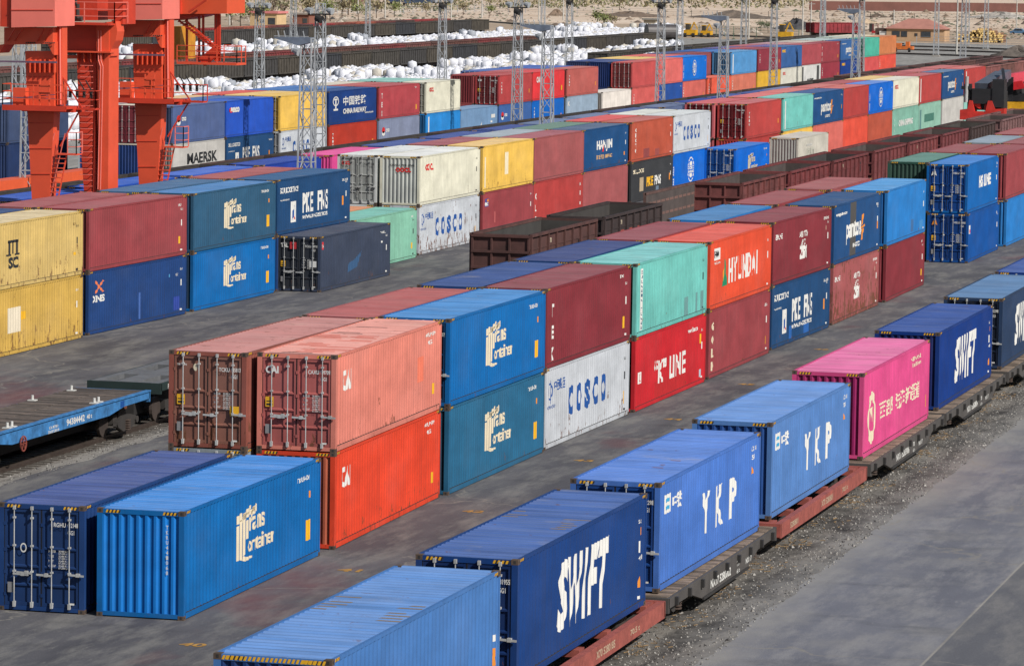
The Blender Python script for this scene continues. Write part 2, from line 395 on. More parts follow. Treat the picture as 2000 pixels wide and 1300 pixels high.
# ------------------------------------------------------------------ ground
def sheet(name, x0, y0, x1, y1, z, mat, nx=1, ny=1):
    m = MB(); m.add([(x0, y0, z), (x1, y0, z), (x1, y1, z), (x0, y1, z)], [(0, 1, 2, 3)])
    return struct(m.build(name, mat))
def ground_mat(name, c1, c2, stain, rough=.9, crack=True, streak=(.35, .08, 1), grit=18., red=False, gs=.45, bl=.75, dust=None):
    m, t, b = newmat(name, rough)
    tc = t.nodes.new('ShaderNodeTexCoord')
    def nz(sc, scale, det=6., ro=.6):
        mp = t.nodes.new('ShaderNodeMapping'); mp.inputs['Scale'].default_value = sc; t.links.new(tc.outputs['Object'], mp.inputs[0])
        n = N(t, 'ShaderNodeTexNoise', Scale=scale, Detail=det, Roughness=ro); t.links.new(mp.outputs[0], n.inputs[0]); return n.outputs[0]
    col = mix(t, ramp(t, nz(streak, 1.), .34, .66), alb(c1), alb(c2))
    col = mix(t, ramp(t, nz((.9, .22, 1), 1., 8., .7), .46, .62, (0, 0, 0, 1), (bl,)*3+(1,)), col, alb(stain))
    col = mix(t, ramp(t, nz((.22, .5, 1), .9, 6., .65),   .56, .72, (0, 0, 0, 1), (.7*bl,)*3+(1,)), col, tuple(x*.55 for x in alb(c1)[:3])+(1,))
    g = nz((1, 1, 1), grit, 4., .8)
    col = mix(t, gs, col, ramp(t, g, .3, .7, (.3,)*3+(1,), (1,)*3+(1,)), 'MULTIPLY')
    if red: col = mix(t, ramp(t, nz((.09, .05, 1), 1., 5., .6), .57, .68, (0, 0, 0, 1), (.6,)*3+(1,)), col, alb((128, 70, 72)))
    col = mix(t, ramp(t, nz((2.2, .5, 1), 1.6, 8., .75), .60, .68, (0, 0, 0, 1), (.45*min(1, bl+.3),)*3+(1,)), col, alb(stain)) if crack else col
    if dust:
        sp = t.nodes.new('ShaderNodeSeparateXYZ'); t.links.new(tc.outputs['Object'], sp.inputs[0])
        for xa, xb in dust:
            mr = N(t, 'ShaderNodeMapRange'); t.links.new(sp.outputs[0], mr.inputs[0]); mr.inputs[1].default_value = xa; mr.inputs[2].default_value = xb
            sm = math_(t, 'SUBTRACT', mr.outputs[0], math_(t, 'MULTIPLY', math_(t, 'SUBTRACT', nz((.5, .35, 1), 1., 7., .65), .5), 2.2))
            col = mix(t, ramp(t, sm, .0, 1., (.8,)*3+(1,), (0, 0, 0, 1)), col, alb((160, 158, 154)))
    if crack:
        v = t.nodes.new('ShaderNodeTexVoronoi'); v.feature = 'DISTANCE_TO_EDGE'; v.inputs['Scale'].default_value = .055
        wv = N(t, 'ShaderNodeTexNoise', Scale=.6, Detail=6.0); t.links.new(tc.outputs['Object'], wv.inputs[0])
        ad = t.nodes.new('ShaderNodeVectorMath'); ad.operation = 'MULTIPLY_ADD'; t.links.new(wv.outputs[1], ad.inputs[0]); ad.inputs[1].default_value = (2.4,)*3
        t.links.new(tc.outputs['Object'], ad.inputs[2]); t.links.new(ad.outputs[0], v.inputs['Vector'])
        col = mix(t, ramp(t, v.outputs[0], .0008, .003, (.8,)*3+(1,), (0, 0, 0, 1)), col, alb((150, 146, 138)))
    t.links.new(col, b.inputs['Base Color'])
    bp = N(t, 'ShaderNodeBump', Strength=.5, Distance=.03); t.links.new(g, bp.inputs['Height']); t.links.new(bp.outputs[0], b.inputs['Normal'])
    b.inputs['Specular IOR Level'].default_value = .25
    return m
G_SAND = ground_mat('sandy_ground', (252, 228, 204), (216, 186, 156), (255, 242, 226), crack=False, streak=(.012, .02, 1), grit=.7, gs=.2)
G_YARD = ground_mat('yard_asphalt', (90, 90, 97), (122, 121, 126), (158, 156, 152), red=True, bl=.62)
G_ROAD = ground_mat('road_asphalt', (116, 119, 131), (140, 142, 152), (164, 164, 167), gs=.45, bl=.85, dust=((14.4, 16.0),))
G_GRAV = ground_mat('ballast_gravel', (142, 138, 133), (110, 106, 102), (182, 177, 171), crack=False, streak=(.5, .3, 1), grit=9.)
G_GREY = ground_mat('pale_gravel', (172, 170, 166), (152, 150, 146), (196, 192, 186), crack=False, streak=(.05, .03, 1), grit=3., gs=.3)
G_DIRT = ground_mat('brown_dirt', (206, 184, 160), (182, 160, 138), (222, 202, 178), crack=False, streak=(.02, .05, 1), grit=1.2, gs=.25)
sheet('ground', -3200, -400, 2600, 4200, -.05, G_SAND)
sheet('gravel_yard', -215, 100, 120, 740, -.012, G_GREY)
sheet('dirt_field', -330, 360, -85, 900, -.024, G_DIRT)
sheet('yard', -80, -130, 90, 560, 0., G_YARD)
sheet('road', 14.0, -130, 90, 300, .004, G_ROAD)
G_DUST = ground_mat('pale_dust', (176, 172, 166), (150, 147, 144), (190, 186, 180), crack=False, streak=(.6, .2, 1), grit=14.)
def ragged(name, xa, xb, y0, y1, z, mat, amp=.5, side=1, step=.8, seed=1):
    rnd = random.Random(seed); m = MB(); pts = []; y = y0; v = 0.
    while y <= y1:
        v = v*.8+rnd.uniform(-.5, .5)*amp; pts.append((y, v)); y += step
    for (ya, va), (yb, vb) in zip(pts[:-1], pts[1:]):
        m.add([(xa+(va if side < 0 else 0), ya, z), (xb+(va if side > 0 else 0), ya, z), (xb+(vb if side > 0 else 0), yb, z), (xa+(vb if side < 0 else 0), yb, z)], [(0, 1, 2, 3)])
    return struct(m.build(name, mat))
G_GRT = ground_mat('ballast_gravel', (126, 122, 118), (58, 56, 55), (160, 155, 148), crack=False, streak=(1.3, .8, 1), grit=7., gs=.7, bl=.9, dust=((15.2, 13.3),))
ragged('ballast', 8.9, 14.5, -130, 160, .012, G_GRT, .12, 1, .22, 5)
ragged('dust_strip', -16, -14.35, -60, 330, .008, G_DUST, .4, 1, 1.1, 8)
ragged('ballast', -18.4, -14.9, -60, 330, .012, G_GRAV, .25, 1, .5, 9)
ragged('ballast', -62, -45, -40, 640, .012, G_GRAV, .3, 1, 2., 9)
# rail tracks
M_RAIL = plain('rail_steel', (96, 84, 78), .45, .5)
M_SLEEP = plain('sleeper', (92, 86, 80), .9)
def track(x, y0, y1, step=.6, sleepers=True):
    m = MB()
    for s in (-.76, .76):
        m.box((x+s-.035, y0, .1), (x+s+.035, y1, .2)); m.box((x+s-.07, y0, .03), (x+s+.07, y1, .1))
    o = struct(m.build('rail_track', M_RAIL))
    if sleepers:
        m = MB(); y = y0
        while y < y1: m.box((x-1.3, y, .0), (x+1.3, y+.24, .045)); y += step
        struct(m.build('sleepers', M_SLEEP))
XT, XA, XB, XC = 11.2, -16.5, -48.4, -57.6
track(XT, -100, 120, sleepers=False); track(XA, -60, 330); track(XB, -40, 560, .9); track(XC, -40, 640, .9)
# crane rail
m = MB(); m.box((-38.1, -40, .0), (-37.9, 330, .12)); struct(m.build('crane_rail', M_RAIL))
# loose stones on the ballast
rnd = random.Random(4); m = MB()
for (xa, xb, ya, yb, n) in ((12.2, 14.6, -40, 75, 7500), (-15.9, -14.4, -5, 40, 1500)):
    for _ in range(n):
        x = rnd.uniform(xa, xb); y = rnd.uniform(ya, yb); s = rnd.uniform(.014, .04)*(1.9 if rnd.random() < .05 else 1); a = rnd.uniform(0, 3)
        p = [(x+s*math.cos(a+k*1.57)*rnd.uniform(.7, 1.2), y+s*math.sin(a+k*1.57)*rnd.uniform(.7, 1.2), .013) for k in range(4)]
        q = [(u[0]*.5+x*.5, u[1]*.5+y*.5, .013+s*rnd.uniform(.5, .9)) for u in p]
        m.add(p+q, [(4, 5, 6, 7), (0, 1, 5, 4), (1, 2, 6, 5), (2, 3, 7, 6), (3, 0, 4, 7)], rnd.randrange(3))
o = m.build('gravel', [flat((136, 131, 126), 'stone'), flat((74, 72, 71), 'stone'), flat((160, 157, 152), 'stone')]); o['kind'] = 'stuff'
tag(o, 'loose grey ballast stones beside the rails', 'gravel')
JX = 19.8
# joints and painted numbers on the yard
G_SLAB = ground_mat('old_asphalt', (108, 110, 118), (126, 127, 133), (154, 152, 150), gs=.45, bl=.6)
sheet('paving', JX+.07, -120, 90, 200, .0065, G_SLAB)
m = MB()
for xs in (JX,): m.box((xs, -120, .0), (xs+.07, 200, .0085))
struct(m.build('paving_joint', G_DUST))
# yellow bay numbers painted on the asphalt
mb = MB(); om = plain('floor_paint', (196, 148, 66), .8, 0, .5, 4)
for i, (x, y) in enumerate(((1.3, -17.), (1.3, -3.8), (1.3, 9.2), (1.4, 23), (1.5, 36.5), (1.5, 50), (1.6, 66))):
    vs, fs, asp = text_geo('%02d' % (i+40), .03)
    mb.add([(x+v[0]*.7, y+v[1]*.5, .009) for v in vs], fs)
struct(mb.build('bay_number', om))

# ------------------------------------------------------------------ container marks
def tc_logo(m, a=4.45, b=.9, s=1.45, mat=None, far=False):
    mt = mat or M_CREAM; w_ = 2.7*s/1.45
    P = lambda pts: m.poly(pts, a, b, w_, s, mt)
    P([(.02, .72), (.16, .76), (.16, .92), (.02, .88)])
    P([(0, .02), (.07, .03), (.07, .70), (0, .68)])
    P([(.09, .04), (.17, .0), (.17, .80), (.09, .74)])
    P([(.19, .02), (.27, .10), (.27, .9), (.19, .84)])
    P([(.17, .84), (.30, .93), (.46, 1.0), (.46, .93), (.30, .8), (.17, .72)])
    P([(.27, .86), (.58, .95), (.58, .86), (.27, .76)])
    P([(.46, .88), (.62, 1.), (.66, .98), (.66, .84), (.46, .76)])
    P([(.30, .36), (.37, .38), (.37, .74), (.30, .72)])
    P([(.17, .0), (.3, -.05), (.5, -.02), (.5, .02), (.3, .03), (.2, .1)])
    m.text('rans', a+.42*w_, b+.5*s, .27*s, mt, .5*w_, .02)
    m.text('ontainer', a+.36*w_, b+.1*s, .29*s, mt, .9*w_, .02)
def idmarks(m, code, col=None, far=False):
    c = col or M_WHITE
    m.text(code, L-1.9, 2.55, .13, c, 1.15); m.text('45G1', L-1.3, 2.33, .12, c, .5)
def globe(m, a, b, ra, rb, mat, bg):
    disc(m, a, b, ra, rb, mat, 20, .9)
    for q in (-.66, .66): disc(m, a, b+q*rb*.55, ra*.5, rb*.3, mat, 12, .0)
    m.rect(a-ra*1.15, b-.32*rb, a+ra*1.15, b+.32*rb, bg, .006)
    m.text('COSCO', a-ra, b, rb*.28, mat, 2*ra, .04, 0, .009); m.text('SHIPPING', a-ra*.9, b-.28*rb, rb*.2, mat, 1.8*ra, .04, 0, .009)
C_COS = flat((20, 85, 165), 'blue_marking'); C_RED = flat((225, 40, 40), 'red_marking'); C_ORG = flat((240, 150, 45), 'orange_marking'); C_BLK = flat((40, 42, 46), 'black_marking'); C_GRN = flat((20, 140, 100), 'green_marking')
def side_marks(key, t, c, near):
    m = Marks('side', near); code = None
    if near and key not in ('TC', 'CAI', 'YKP', 'PINKL'):
        cc = M_WHITE if sum(c) < 500 else C_BLK
        m.text('45G1', 11.35, 2.2, .1, cc, .4, .01); m.rect(11.5, 1.45, 11.56, 1.75, cc); m.rect(11.42, .25, 11.62, .33, cc)
    if key == 'TC': tc_logo(m); m.text('TKRU 441068', 10.0, 2.4, .14, M_WHITE, 1.2); m.rect(10.9, .62, 11.25, 1.22, M_YEL); m.rect(11.1, 1.85, 11.25, 2.05, C_ORG)
    elif key == 'CAI':
        m.text('CAI', .75, 1.75, .62, M_WHITE, .95, .05); m.text('CAXU 999709', 10.2, 2.5, .13, M_WHITE, 1.3); m.text('45G1', 10.6, 2.25, .13, M_WHITE, .5); m.rect(11.2, .6, 11.4, .95, M_YEL)
    elif key == 'TEXV':
        m.vtext('TEX', .75, 2.6, .48, M_WHITE, .78, .28, .05); m.rect(11.0, .55, 11.3, 1.0, M_YEL); m.text('TEXU', 10.6, 2.5, .13, M_WHITE, .6)
    elif key == 'COSCO':
        m.spread('COSCO', 3.0, .9, 1.1, C_COS, 5.9, .62, .06)
        disc(m, .75, 2.05, .28, .32, C_COS, 14, .8); m.rect(.72, 1.6, .78, 2.45, C_COS); m.text('中远集运', 1.25, 2.0, .42, C_COS, 1.5, .02); m.text('CHINA COSCO', .4, 1.42, .12, C_COS, 1.1)
        m.rect(11.3, .5, 11.5, 1.0, M_YEL)
    elif key == 'EURASIA':
        m.rect(.7, .25, 1.15, 2.65, M_WHITE, .003); m.vtext('EURASIA TRANS', .8, 2.62, .13, flat((30, 90, 120), 'blue_marking'), .18, .22, .03)
        for a, b_, w_ in ((8.2, .45, .7), (10.2, .5, .45), (11.2, .5, .4)): m.rect(a, .2, a+w_, b_+.5, flat((110, 160, 160), 'patch'))
    elif key == 'KLINE':
        m.text('“K” LINE', 3.2, .75, .95, M_WHITE, 5.4, .03); m.rect(.6, 1.05, 1.1, 1.5, M_WHITE); m.text('K', .75, 1.12, .3, C_RED, .25, .05, 0, .008)
        m.text('www.kline.com', 9.0, 2.3, .2, M_WHITE, 1.7, .03); m.rect(11.2, 1.7, 11.4, 2.1, M_YEL); m.rect(11.1, .3, 11.5, .62, flat((190, 200, 215), 'decal'))
        m.rect(3.4, .22, 8.6, .85, flat((196, 30, 36), 'patch'), .002)
    elif key == 'HYUNDAI':
        m.spread('HYUNDAI', 3.55, .9, 1.05, M_WHITE, 5.9, .82, .02); m.rect(.75, 2.05, 1.9, 2.55, M_WHITE); m.text('HMM', .9, 2.15, .3, C_BLK, .8, .03, .1, .008); m.text('hmm21.com', .8, 1.88, .12, M_WHITE, 1.1)
        m.poly([(0, 0), (1, 0), (.55, 1)], 2.35, .85, 1.0, 1.15, C_GRN); m.poly([(0, .25), (.5, .95), (.3, .2)], 2.4, .85, .7, 1.0, C_ORG, .008)
    elif key == 'GOLD':
        m.vtext('GOLD', .65, 2.55, .38, M_CREAM, .56, .32, .04); m.rect(11.3, .5, 11.5, .85, M_YEL); m.text('GLDU', 11.0, 2.2, .13, M_WHITE, .5)
    elif key == 'PKE':
        m.text('SKU, LOGISTICS!', .55, 2.1, .34, M_WHITE, 2.9, .03); m.text('www.skulogistics.com', .55, 1.72, .13, M_WHITE, 1.5)
        m.rect(2.3, .55, 3.15, 1.65, M_WHITE, .004); m.poly([(0, 0), (.6, .2), (1, 1), (.3, .6)], 2.4, .65, .5, .8, C_COS, .008); m.poly([(.4, 0), (.9, .1), (.6, .5)], 2.5, .65, .5, .7, C_RED, .008)
        m.spread('PKE', 4.1, .95, 1.05, M_WHITE, 1.9, .84, .03); m.spread('FNS', 6.6, .95, 1.05, M_WHITE, 1.9, .84, .03)
        m.text('FORWARDING SERVICES', 4.1, .62, .2, M_WHITE, 4.2, .03); m.rect(10.9, 1.0, 11.15, 1.5, C_ORG); m.text('SKHU 900153', 10.9, 2.3, .13, M_WHITE, .9)
    elif key == 'PKEO':
        m.text('SKU,LOGIS', .6, 2.0, .34, M_CREAM, 3.0, .03); m.rect(2.4, .7, 3.5, 1.7, flat((190, 170, 140), 'decal')); m.text('PKE', 4.4, .95, .7, M_YEL, 1.9, .05); m.text('FNS', 6.8, .95, .7, M_WHITE, 1.9, .05); m.rect(11.1, 1.1, 11.4, 1.6, C_ORG)
        m.rect(7.2, .2, 8.0, .85, flat((110, 130, 150), 'patch'))
    elif key == 'ZIM':
        m.text('ZIM', 5.5, .85, .62, M_WHITE, 1.5, .06); m.text('以星轮船', 5.4, 1.85, .3, M_WHITE, 1.7, .02); m.text('צים', 5.7, 1.5, .25, M_WHITE, 1.0, .02); m.text('ZIMLINE', .55, 2.05, .24, M_WHITE, 1.3, .04); m.text('ZIMU 2930', 10.6, 2.4, .13, M_WHITE, 1.0); m.rect(11.0, 1.9, 11.2, 2.1, M_CREAM)
    elif key == 'PANTOS':
        m.text('pantos', 3.2, .8, 1.15, M_WHITE, 3.9, .035); m.text('LOGISTICS', 4.9, .55, .24, M_WHITE, 1.9, .04); m.text('www.pantos.com', .5, 2.28, .2, M_WHITE, 2.8, .04)
        m.poly([(.3, .55), (.6, .62), (.7, 1), (.35, .95)], 6.6, .8, 1.6, 1.3, C_ORG); m.poly([(.2, .42), (.95, .5), (.9, .58), (.2, .5)], 6.6, .8, 1.6, 1.3, C_ORG); m.poly([(.3, .0), (.5, .0), (.75, .44), (.35, .4)], 6.6, .8, 1.6, 1.3, C_ORG)
        m.rect(11.4, 1.1, 11.6, 1.5, C_ORG); m.text('PTSU', 11.2, 2.3, .13, M_WHITE, .5)
    elif key == 'PANTOS1': side = m.rect(4.6, .19, 6.2, 2.8, flat((82, 80, 78), 'patch'), .002); 
    elif key == 'SWIFT': m.spread('SWIFT', 3.4, .62, 1.7, M_WHITE, 4.9, .84, .05, .26); m.rect(11.55, 1.9, 11.75, 2.1, C_ORG); m.poly([(0, 0), (1, 0), (.5, 1)], 11.4, .55, .3, .3, C_ORG); m.text('45G1', 11.5, 1.25, .12, M_WHITE, .3)
    elif key == 'YKP':
        m.spread('YKP', 4.5, .85, 1.15, M_WHITE, 5.0, .55, .05)
        m.rect(.55, 2.0, 1.25, 2.5, M_WHITE); m.rect(.7, 2.1, 1.1, 2.2, flat((60, 170, 220), 'decal'), .008); m.rect(.7, 2.3, 1.1, 2.4, flat((60, 170, 220), 'decal'), .008); m.text('中铁', 1.5, 2.0, .42, M_WHITE, 1.0, .02)
        m.text('CRXU 88', 11.0, 2.45, .14, M_WHITE, .7); m.text('45G1', 11.1, 2.2, .14, M_WHITE, .4); m.poly([(0, 0), (1, 0), (.5, 1)], 11.0, 1.8, .35, .25, C_ORG)
    elif key == 'PINKL':
        disc(m, 1.55, 1.25, .62, .9, M_CREAM, 22, .66); m.text('W', 1.2, 1.1, .5, M_CREAM, .6, .06); m.rect(1.35, .55, 1.75, .8, M_CREAM)
        m.text('西部', 2.9, 1.0, .62, M_CREAM, 2.4, .012); m.text('陆海新通道', 5.8, 1.0, .62, M_CREAM, 4.6, .012)
        m.text('INTERNATIONAL', 8.6, 2.42, .15, M_CREAM, 1.9, .02); m.text('xibuluhai.com', 8.8, 2.2, .15, M_CREAM, 1.7, .02); m.rect(11.55, .5, 11.75, .95, M_YEL)
    elif key == 'MSC':
        for i in range(3): m.rect(3.6+i*.42, 1.5, 3.78+i*.42, 2.05, C_BLK)
        m.rect(3.5, 1.98, 4.7, 2.1, C_BLK); m.text('SC', 3.65, .85, .52, C_BLK, 1.05, .05); m.rect(3.4, 1.42, 3.95, 1.5, C_BLK); m.rect(4.3, 1.42, 4.85, 1.5, C_BLK)
        m.text('MSCU 44', 11.0, 2.3, .13, flat((150, 120, 70), 'faded'), .4); m.rect(11.1, .95, 11.35, 1.08, M_YEL)
    elif key == 'PATCHY': m.rect(3.5, .95, 5.0, 2.05, flat((240, 228, 204), 'patch')); m.rect(5.05, 1.45, 5.55, 1.8, M_YEL)
    elif key == 'XINES':
        m.poly([(0, .9), (.15, 1), (.5, .6), (.85, 1), (1, .9), (.6, .5), (1, .1), (.85, 0), (.5, .4), (.15, 0), (0, .1), (.4, .5)], .75, 1.85, 1.1, .6, flat((240, 130, 80), 'orange_marking'))
        m.text('XINES', .55, 1.45, .32, M_WHITE, 1.35, .04); m.rect(9.9, 1.95, 10.1, 2.1, flat((90, 170, 220), 'patch')); m.rect(10.6, .3, 11.3, .95, flat((40, 70, 165), 'patch')); m.rect(6.1, .25, 6.3, 1.5, flat((70, 110, 185), 'patch'))
        m.text('XINU 220', 10.8, 1.95, .13, M_WHITE, .3)
    elif key == 'TAL': m.rect(.3, 2.2, .6, 2.6, flat((210, 50, 60), 'decal')); m.text('TAL', .32, 2.3, .15, M_WHITE, .25, .02, 0, .008); m.poly([(0, 0), (.6, .2), (.9, 1), (.4, .6), (.1, .5)], 4.6, .7, 2.8, 1.0, flat((52, 92, 135), 'patch'), .003); m.text('TCLU', 10.4, 2.4, .12, M_WHITE, 1.0); m.rect(10.5, 1.9, 10.9, 2.0, M_WHITE)
    elif key == 'OOCL': m.text('OOCL', 1.2, 1.98, .42, C_RED, 1.5, .06)
    elif key == 'TEXL': m.rect(.5, 2.0, 1.4, 2.5, flat((90, 80, 150), 'decal')); m.rect(1.0, 2.3, 1.35, 2.45, C_ORG, .008); m.text('tex', .6, 2.06, .24, M_WHITE, .7, .05, 0, .008); m.rect(2.7, .9, 3.1, 1.6, flat((190, 95, 95), 'patch'))
    elif key == 'KV': m.vtext('KLG', .55, 2.5, .42, M_WHITE, .75, .3, .05); m.text('KLGU', 11.3, 2.1, .14, M_WHITE, .3); m.rect(11.5, .8, 11.7, 1.0, M_WHITE)
    elif key == 'HANJIN':
        m.text('HANJIN', 3.6, 1.2, .8, M_WHITE, 4.2, .04); m.poly([(.3, 0), (.7, 0), (.5, 1)], 4.8, 1.2, 1.0, .8, C_RED, .008); m.text('韩进海运 SHIPPING', 3.6, .7, .32, flat((225, 180, 120), 'marking'), 4.2, .03); m.rect(11.0, .7, 11.3, .95, C_ORG)
    elif key == 'REDV': m.vtext('CRCTO', 1.2, 2.5, .3, M_WHITE, .37, .3, .04); m.rect(3.5, .2, 5.3, .85, flat((150, 70, 70), 'patch')); m.rect(7, .2, 8.2, .7, flat((160, 78, 74), 'patch'))
    elif key == 'COSB':
        globe(m, 6.0, 1.5, 1.0, .95, M_WHITE, flat((10, 110, 215), 'patch')); m.vtext('CSNU 8804', .35, 2.0, .14, M_WHITE, .18, .3, .04); m.text('CSN', 11.3, 2.2, .13, M_WHITE, .3)
    elif key == 'CHINASH': m.text('CHINA SHIPPING', 3.0, 1.1, .62, M_WHITE, 6.4, .05); m.vtext('CCLU', .9, 2.2, .2, M_WHITE, .5, .3, .04)
    elif key == 'GREENP': m.rect(3.0, .95, 8.3, 1.75, flat((70, 130, 115), 'patch')); m.rect(.6, .3, 1.3, 2.3, flat((100, 150, 150), 'patch'))
    elif key == 'BURNT': m.rect(.6, .5, 1.6, 2.7, flat((90, 90, 88), 'scorch')); m.rect(9.8, .6, 11.2, 2.7, flat((84, 84, 84), 'scorch')); m.text('MAERSK', 4.0, .5, .5, C_BLK, 4.0, .05)
    elif key == 'MAERSK': m.text('MAERSK', 3.4, 1.22, .85, C_BLK, 7.0, .03)
    elif key == 'SEACO': disc(m, 1.3, 2.15, .45, .22, C_RED, 12); m.text('seaco', 1.2, 1.95, .42, M_WHITE, 2.2, .06, 0, .008)
    elif key == 'CRAIL':
        disc(m, 1.75, 2.0, .75, .42, M_WHITE, 20, .78); m.rect(1.6, 1.35, 1.9, 2.1, M_WHITE); m.rect(1.2, 1.2, 2.3, 1.36, M_WHITE); m.rect(1.35, 2.08, 2.15, 2.22, M_WHITE)
        m.text('中国铁路', 3.6, 1.55, .8, M_WHITE, 6.0, .02); m.text('CHINA RAILWAY', 3.6, .85, .45, M_WHITE, 6.0, .04); m.text('www.crct.com', 9.2, .7, .16, M_WHITE, 2.2, .03)
    elif key == 'HSLINE': m.text('HS LINE', 4.4, 1.3, .72, M_WHITE, 4.7, .05); m.text('HSLU 46', 11.4, 2.4, .14, M_WHITE, .4); m.rect(11.4, 1.75, 11.5, 1.95, C_ORG)
    elif key == 'LOGO': m.rect(.4, 1.7, .8, 2.2, M_WHITE); m.rect(.45, 1.75, .75, 1.95, C_RED, .008); m.text('HSLU', 11.1, 2.3, .14, M_WHITE, .4)
    elif key == 'CMA': disc(m, 1.4, 1.9, .45, .28, C_RED, 10); disc(m, 1.4, 1.6, .45, .22, M_WHITE, 10); m.text('cmcs', 2.1, 1.7, .3, M_WHITE, 1.0, .04)
    elif key == 'SAIL': m.poly([(0, 0), (1, 1), (.8, .1)], 5.2, .2, 1.8, 1.3, M_WHITE); m.rect(10.1, 1.75, 11.4, 2.1, M_WHITE); m.rect(9.9, 1.3, 10.5, 1.5, M_WHITE)
    elif key == 'KAWA': m.text('KAWASAKI', 3.3, .55, .62, M_WHITE, 7., .05); m.text('K', .5, 1.9, .5, M_WHITE, .8, .04)
    elif key == 'CHOC': m.text('PENTAGON', 2.8, .35, .55, C_RED, 6.4, .04); m.poly([(0, .6), (.5, 0), (1, .6), (.5, 1)], 1.7, .35, .7, .6, C_RED)
    elif key == 'MSCY': m.text('MSC', .8, 2.1, .42, M_YEL, 1.5, .05); m.text('xt', 2.4, .9, .9, M_WHITE, 1.2, .05)
    elif key == 'TEXT': m.text('UES INTL', 3.2, 1.1, .8, flat((215, 215, 200), 'marking'), 3.4, .04); m.text('container', 3.4, 2.1, .2, M_WHITE, 2.2)
    elif key == 'WHITEV': m.rect(.7, .2, 1.1, 2.6, M_WHITE)
    elif key == 'SMALLV': m.vtext('TRIU', .8, 2.3, .2, M_WHITE, .3, .3, .05); m.rect(11.0, .9, 11.3, 1.3, C_ORG)
    elif key == 'LIGHTP': m.rect(7.6, .3, 8.4, .95, flat((60, 110, 165), 'patch')); m.rect(10.2, .3, 11.4, .75, flat((60, 140, 205), 'patch')); m.rect(9.9, 1.4, 10., 2.6, flat((50, 110, 170), 'patch'))
    elif key == 'BLANK': m.text('MAXU', 11.1, 2.4, .13, M_WHITE, .4); m.rect(11.2, .6, 11.4, .95, M_YEL)
    m.build('side_lettering', t)
def door_marks(t, code, logo=None, lc=None, col=None, yellow=True, dark=False):
    c = col or M_WHITE; m = Marks('door')
    a, b, k = code.split(' ') if code.count(' ') == 2 else (code, '', '')
    m.text(a, .36, 2.32, .12, c, .34, .02); m.text(b, .74, 2.32, .12, c, .3, .02)
    if k: m.rect(1.0+.035, 2.31, 1.0+.04, 2.45, c)
    m.text('45G1', .74, 2.12, .12, c, .2, .02)
    for i, s in enumerate(('MAX.GR', 'TARE', 'NET', 'CU.CAP')):
        m.text(s, .22, 1.63-i*.13, .065, c, .2 if len(s) > 4 else .14, .01)
        m.text('30.480 KGS', .5, 1.645-i*.13, .05, c, .3, .01); m.text('67.200 LBS', .5, 1.585-i*.13, .05, c, .3, .01)
    if logo: m.text(logo, -.95, 2.3, .22, lc or c, .12*len(logo)+.04, .05)
    if yellow: m.rect(-.95, 1.3, -.7, 1.6, M_YEL); m.rect(-.92, 1.34, -.73, 1.4, C_BLK, .006); m.rect(-.92, 1.45, -.73, 1.48, C_BLK, .006)
    m.rect(-.95, .5, -.75, .78, flat((150, 150, 152), 'data_plate')); m.rect(.8, .24, .95, .29, c)
    m.build('door_lettering', t)
def front_marks(t, code, col=None):
    m = Marks('wall'); m.vtext(code, .72, 2.55, .105, col or M_WHITE, .135, .06, .03); m.build('end_lettering', t)

# ------------------------------------------------------------------ colours of the boxes
TCB = (14, 112, 188); TCT = (46, 112, 152); TCD = (52, 98, 132); NAVY = (36, 72, 132); SWB = (22, 66, 134); SWB2 = (12, 58, 138); SWD = (44, 66, 100)
YKB = (78, 126, 212); PINK = (232, 84, 148); MAR = (142, 54, 64); MAR2 = (164, 74, 80); MARP = (176, 96, 98); ORR = (240, 78, 50); SAL = (236, 142, 126); TRI = (158, 92, 80)
TEAL = (122, 208, 200); KRED = (216, 44, 54); CWH = (212, 218, 226); MSY = (228, 196, 122); MSY2 = (222, 182, 92); PKB = (34, 78, 126); TALB = (66, 76, 98)
OWH = (238, 236, 216); YEL = (252, 206, 98); HYU = (240, 88, 58); PAN = (32, 82, 138); LBL = (44, 134, 214); HSB = (8, 106, 188); HSB2 = (10, 86, 168); COB = (10, 112, 224)
BLK = (66, 68, 72); RED3 = (198, 88, 70); HAN = (30, 84, 140); GRN = (52, 92, 80); GRY = (150, 160, 168); WRED = (192, 72, 70); BRED = (196, 92, 70); RO = (240, 92, 72); PSAL = (228, 118, 108)
PGRN = (150, 196, 178); PGR2 = (136, 190, 172); GWH = (206, 204, 200); GBL = (88, 108, 158); SEB = (42, 92, 206); CRN = (28, 66, 136); LGB = (138, 148, 176); SKB = (44, 146, 226); APB = (124, 160, 200); ORB = (216, 134, 88); VIO = (96, 66, 120)
ORD = ('first', 'second', 'third', 'fourth', 'fifth', 'sixth', 'seventh', 'eighth', 'ninth', 'tenth', 'eleventh', 'twelfth', 'thirteenth', 'fourteenth', 'fifteenth', 'sixteenth', 'seventeenth', 'eighteenth', 'nineteenth', 'twentieth', 'twenty-first', 'twenty-second', 'twenty-third')

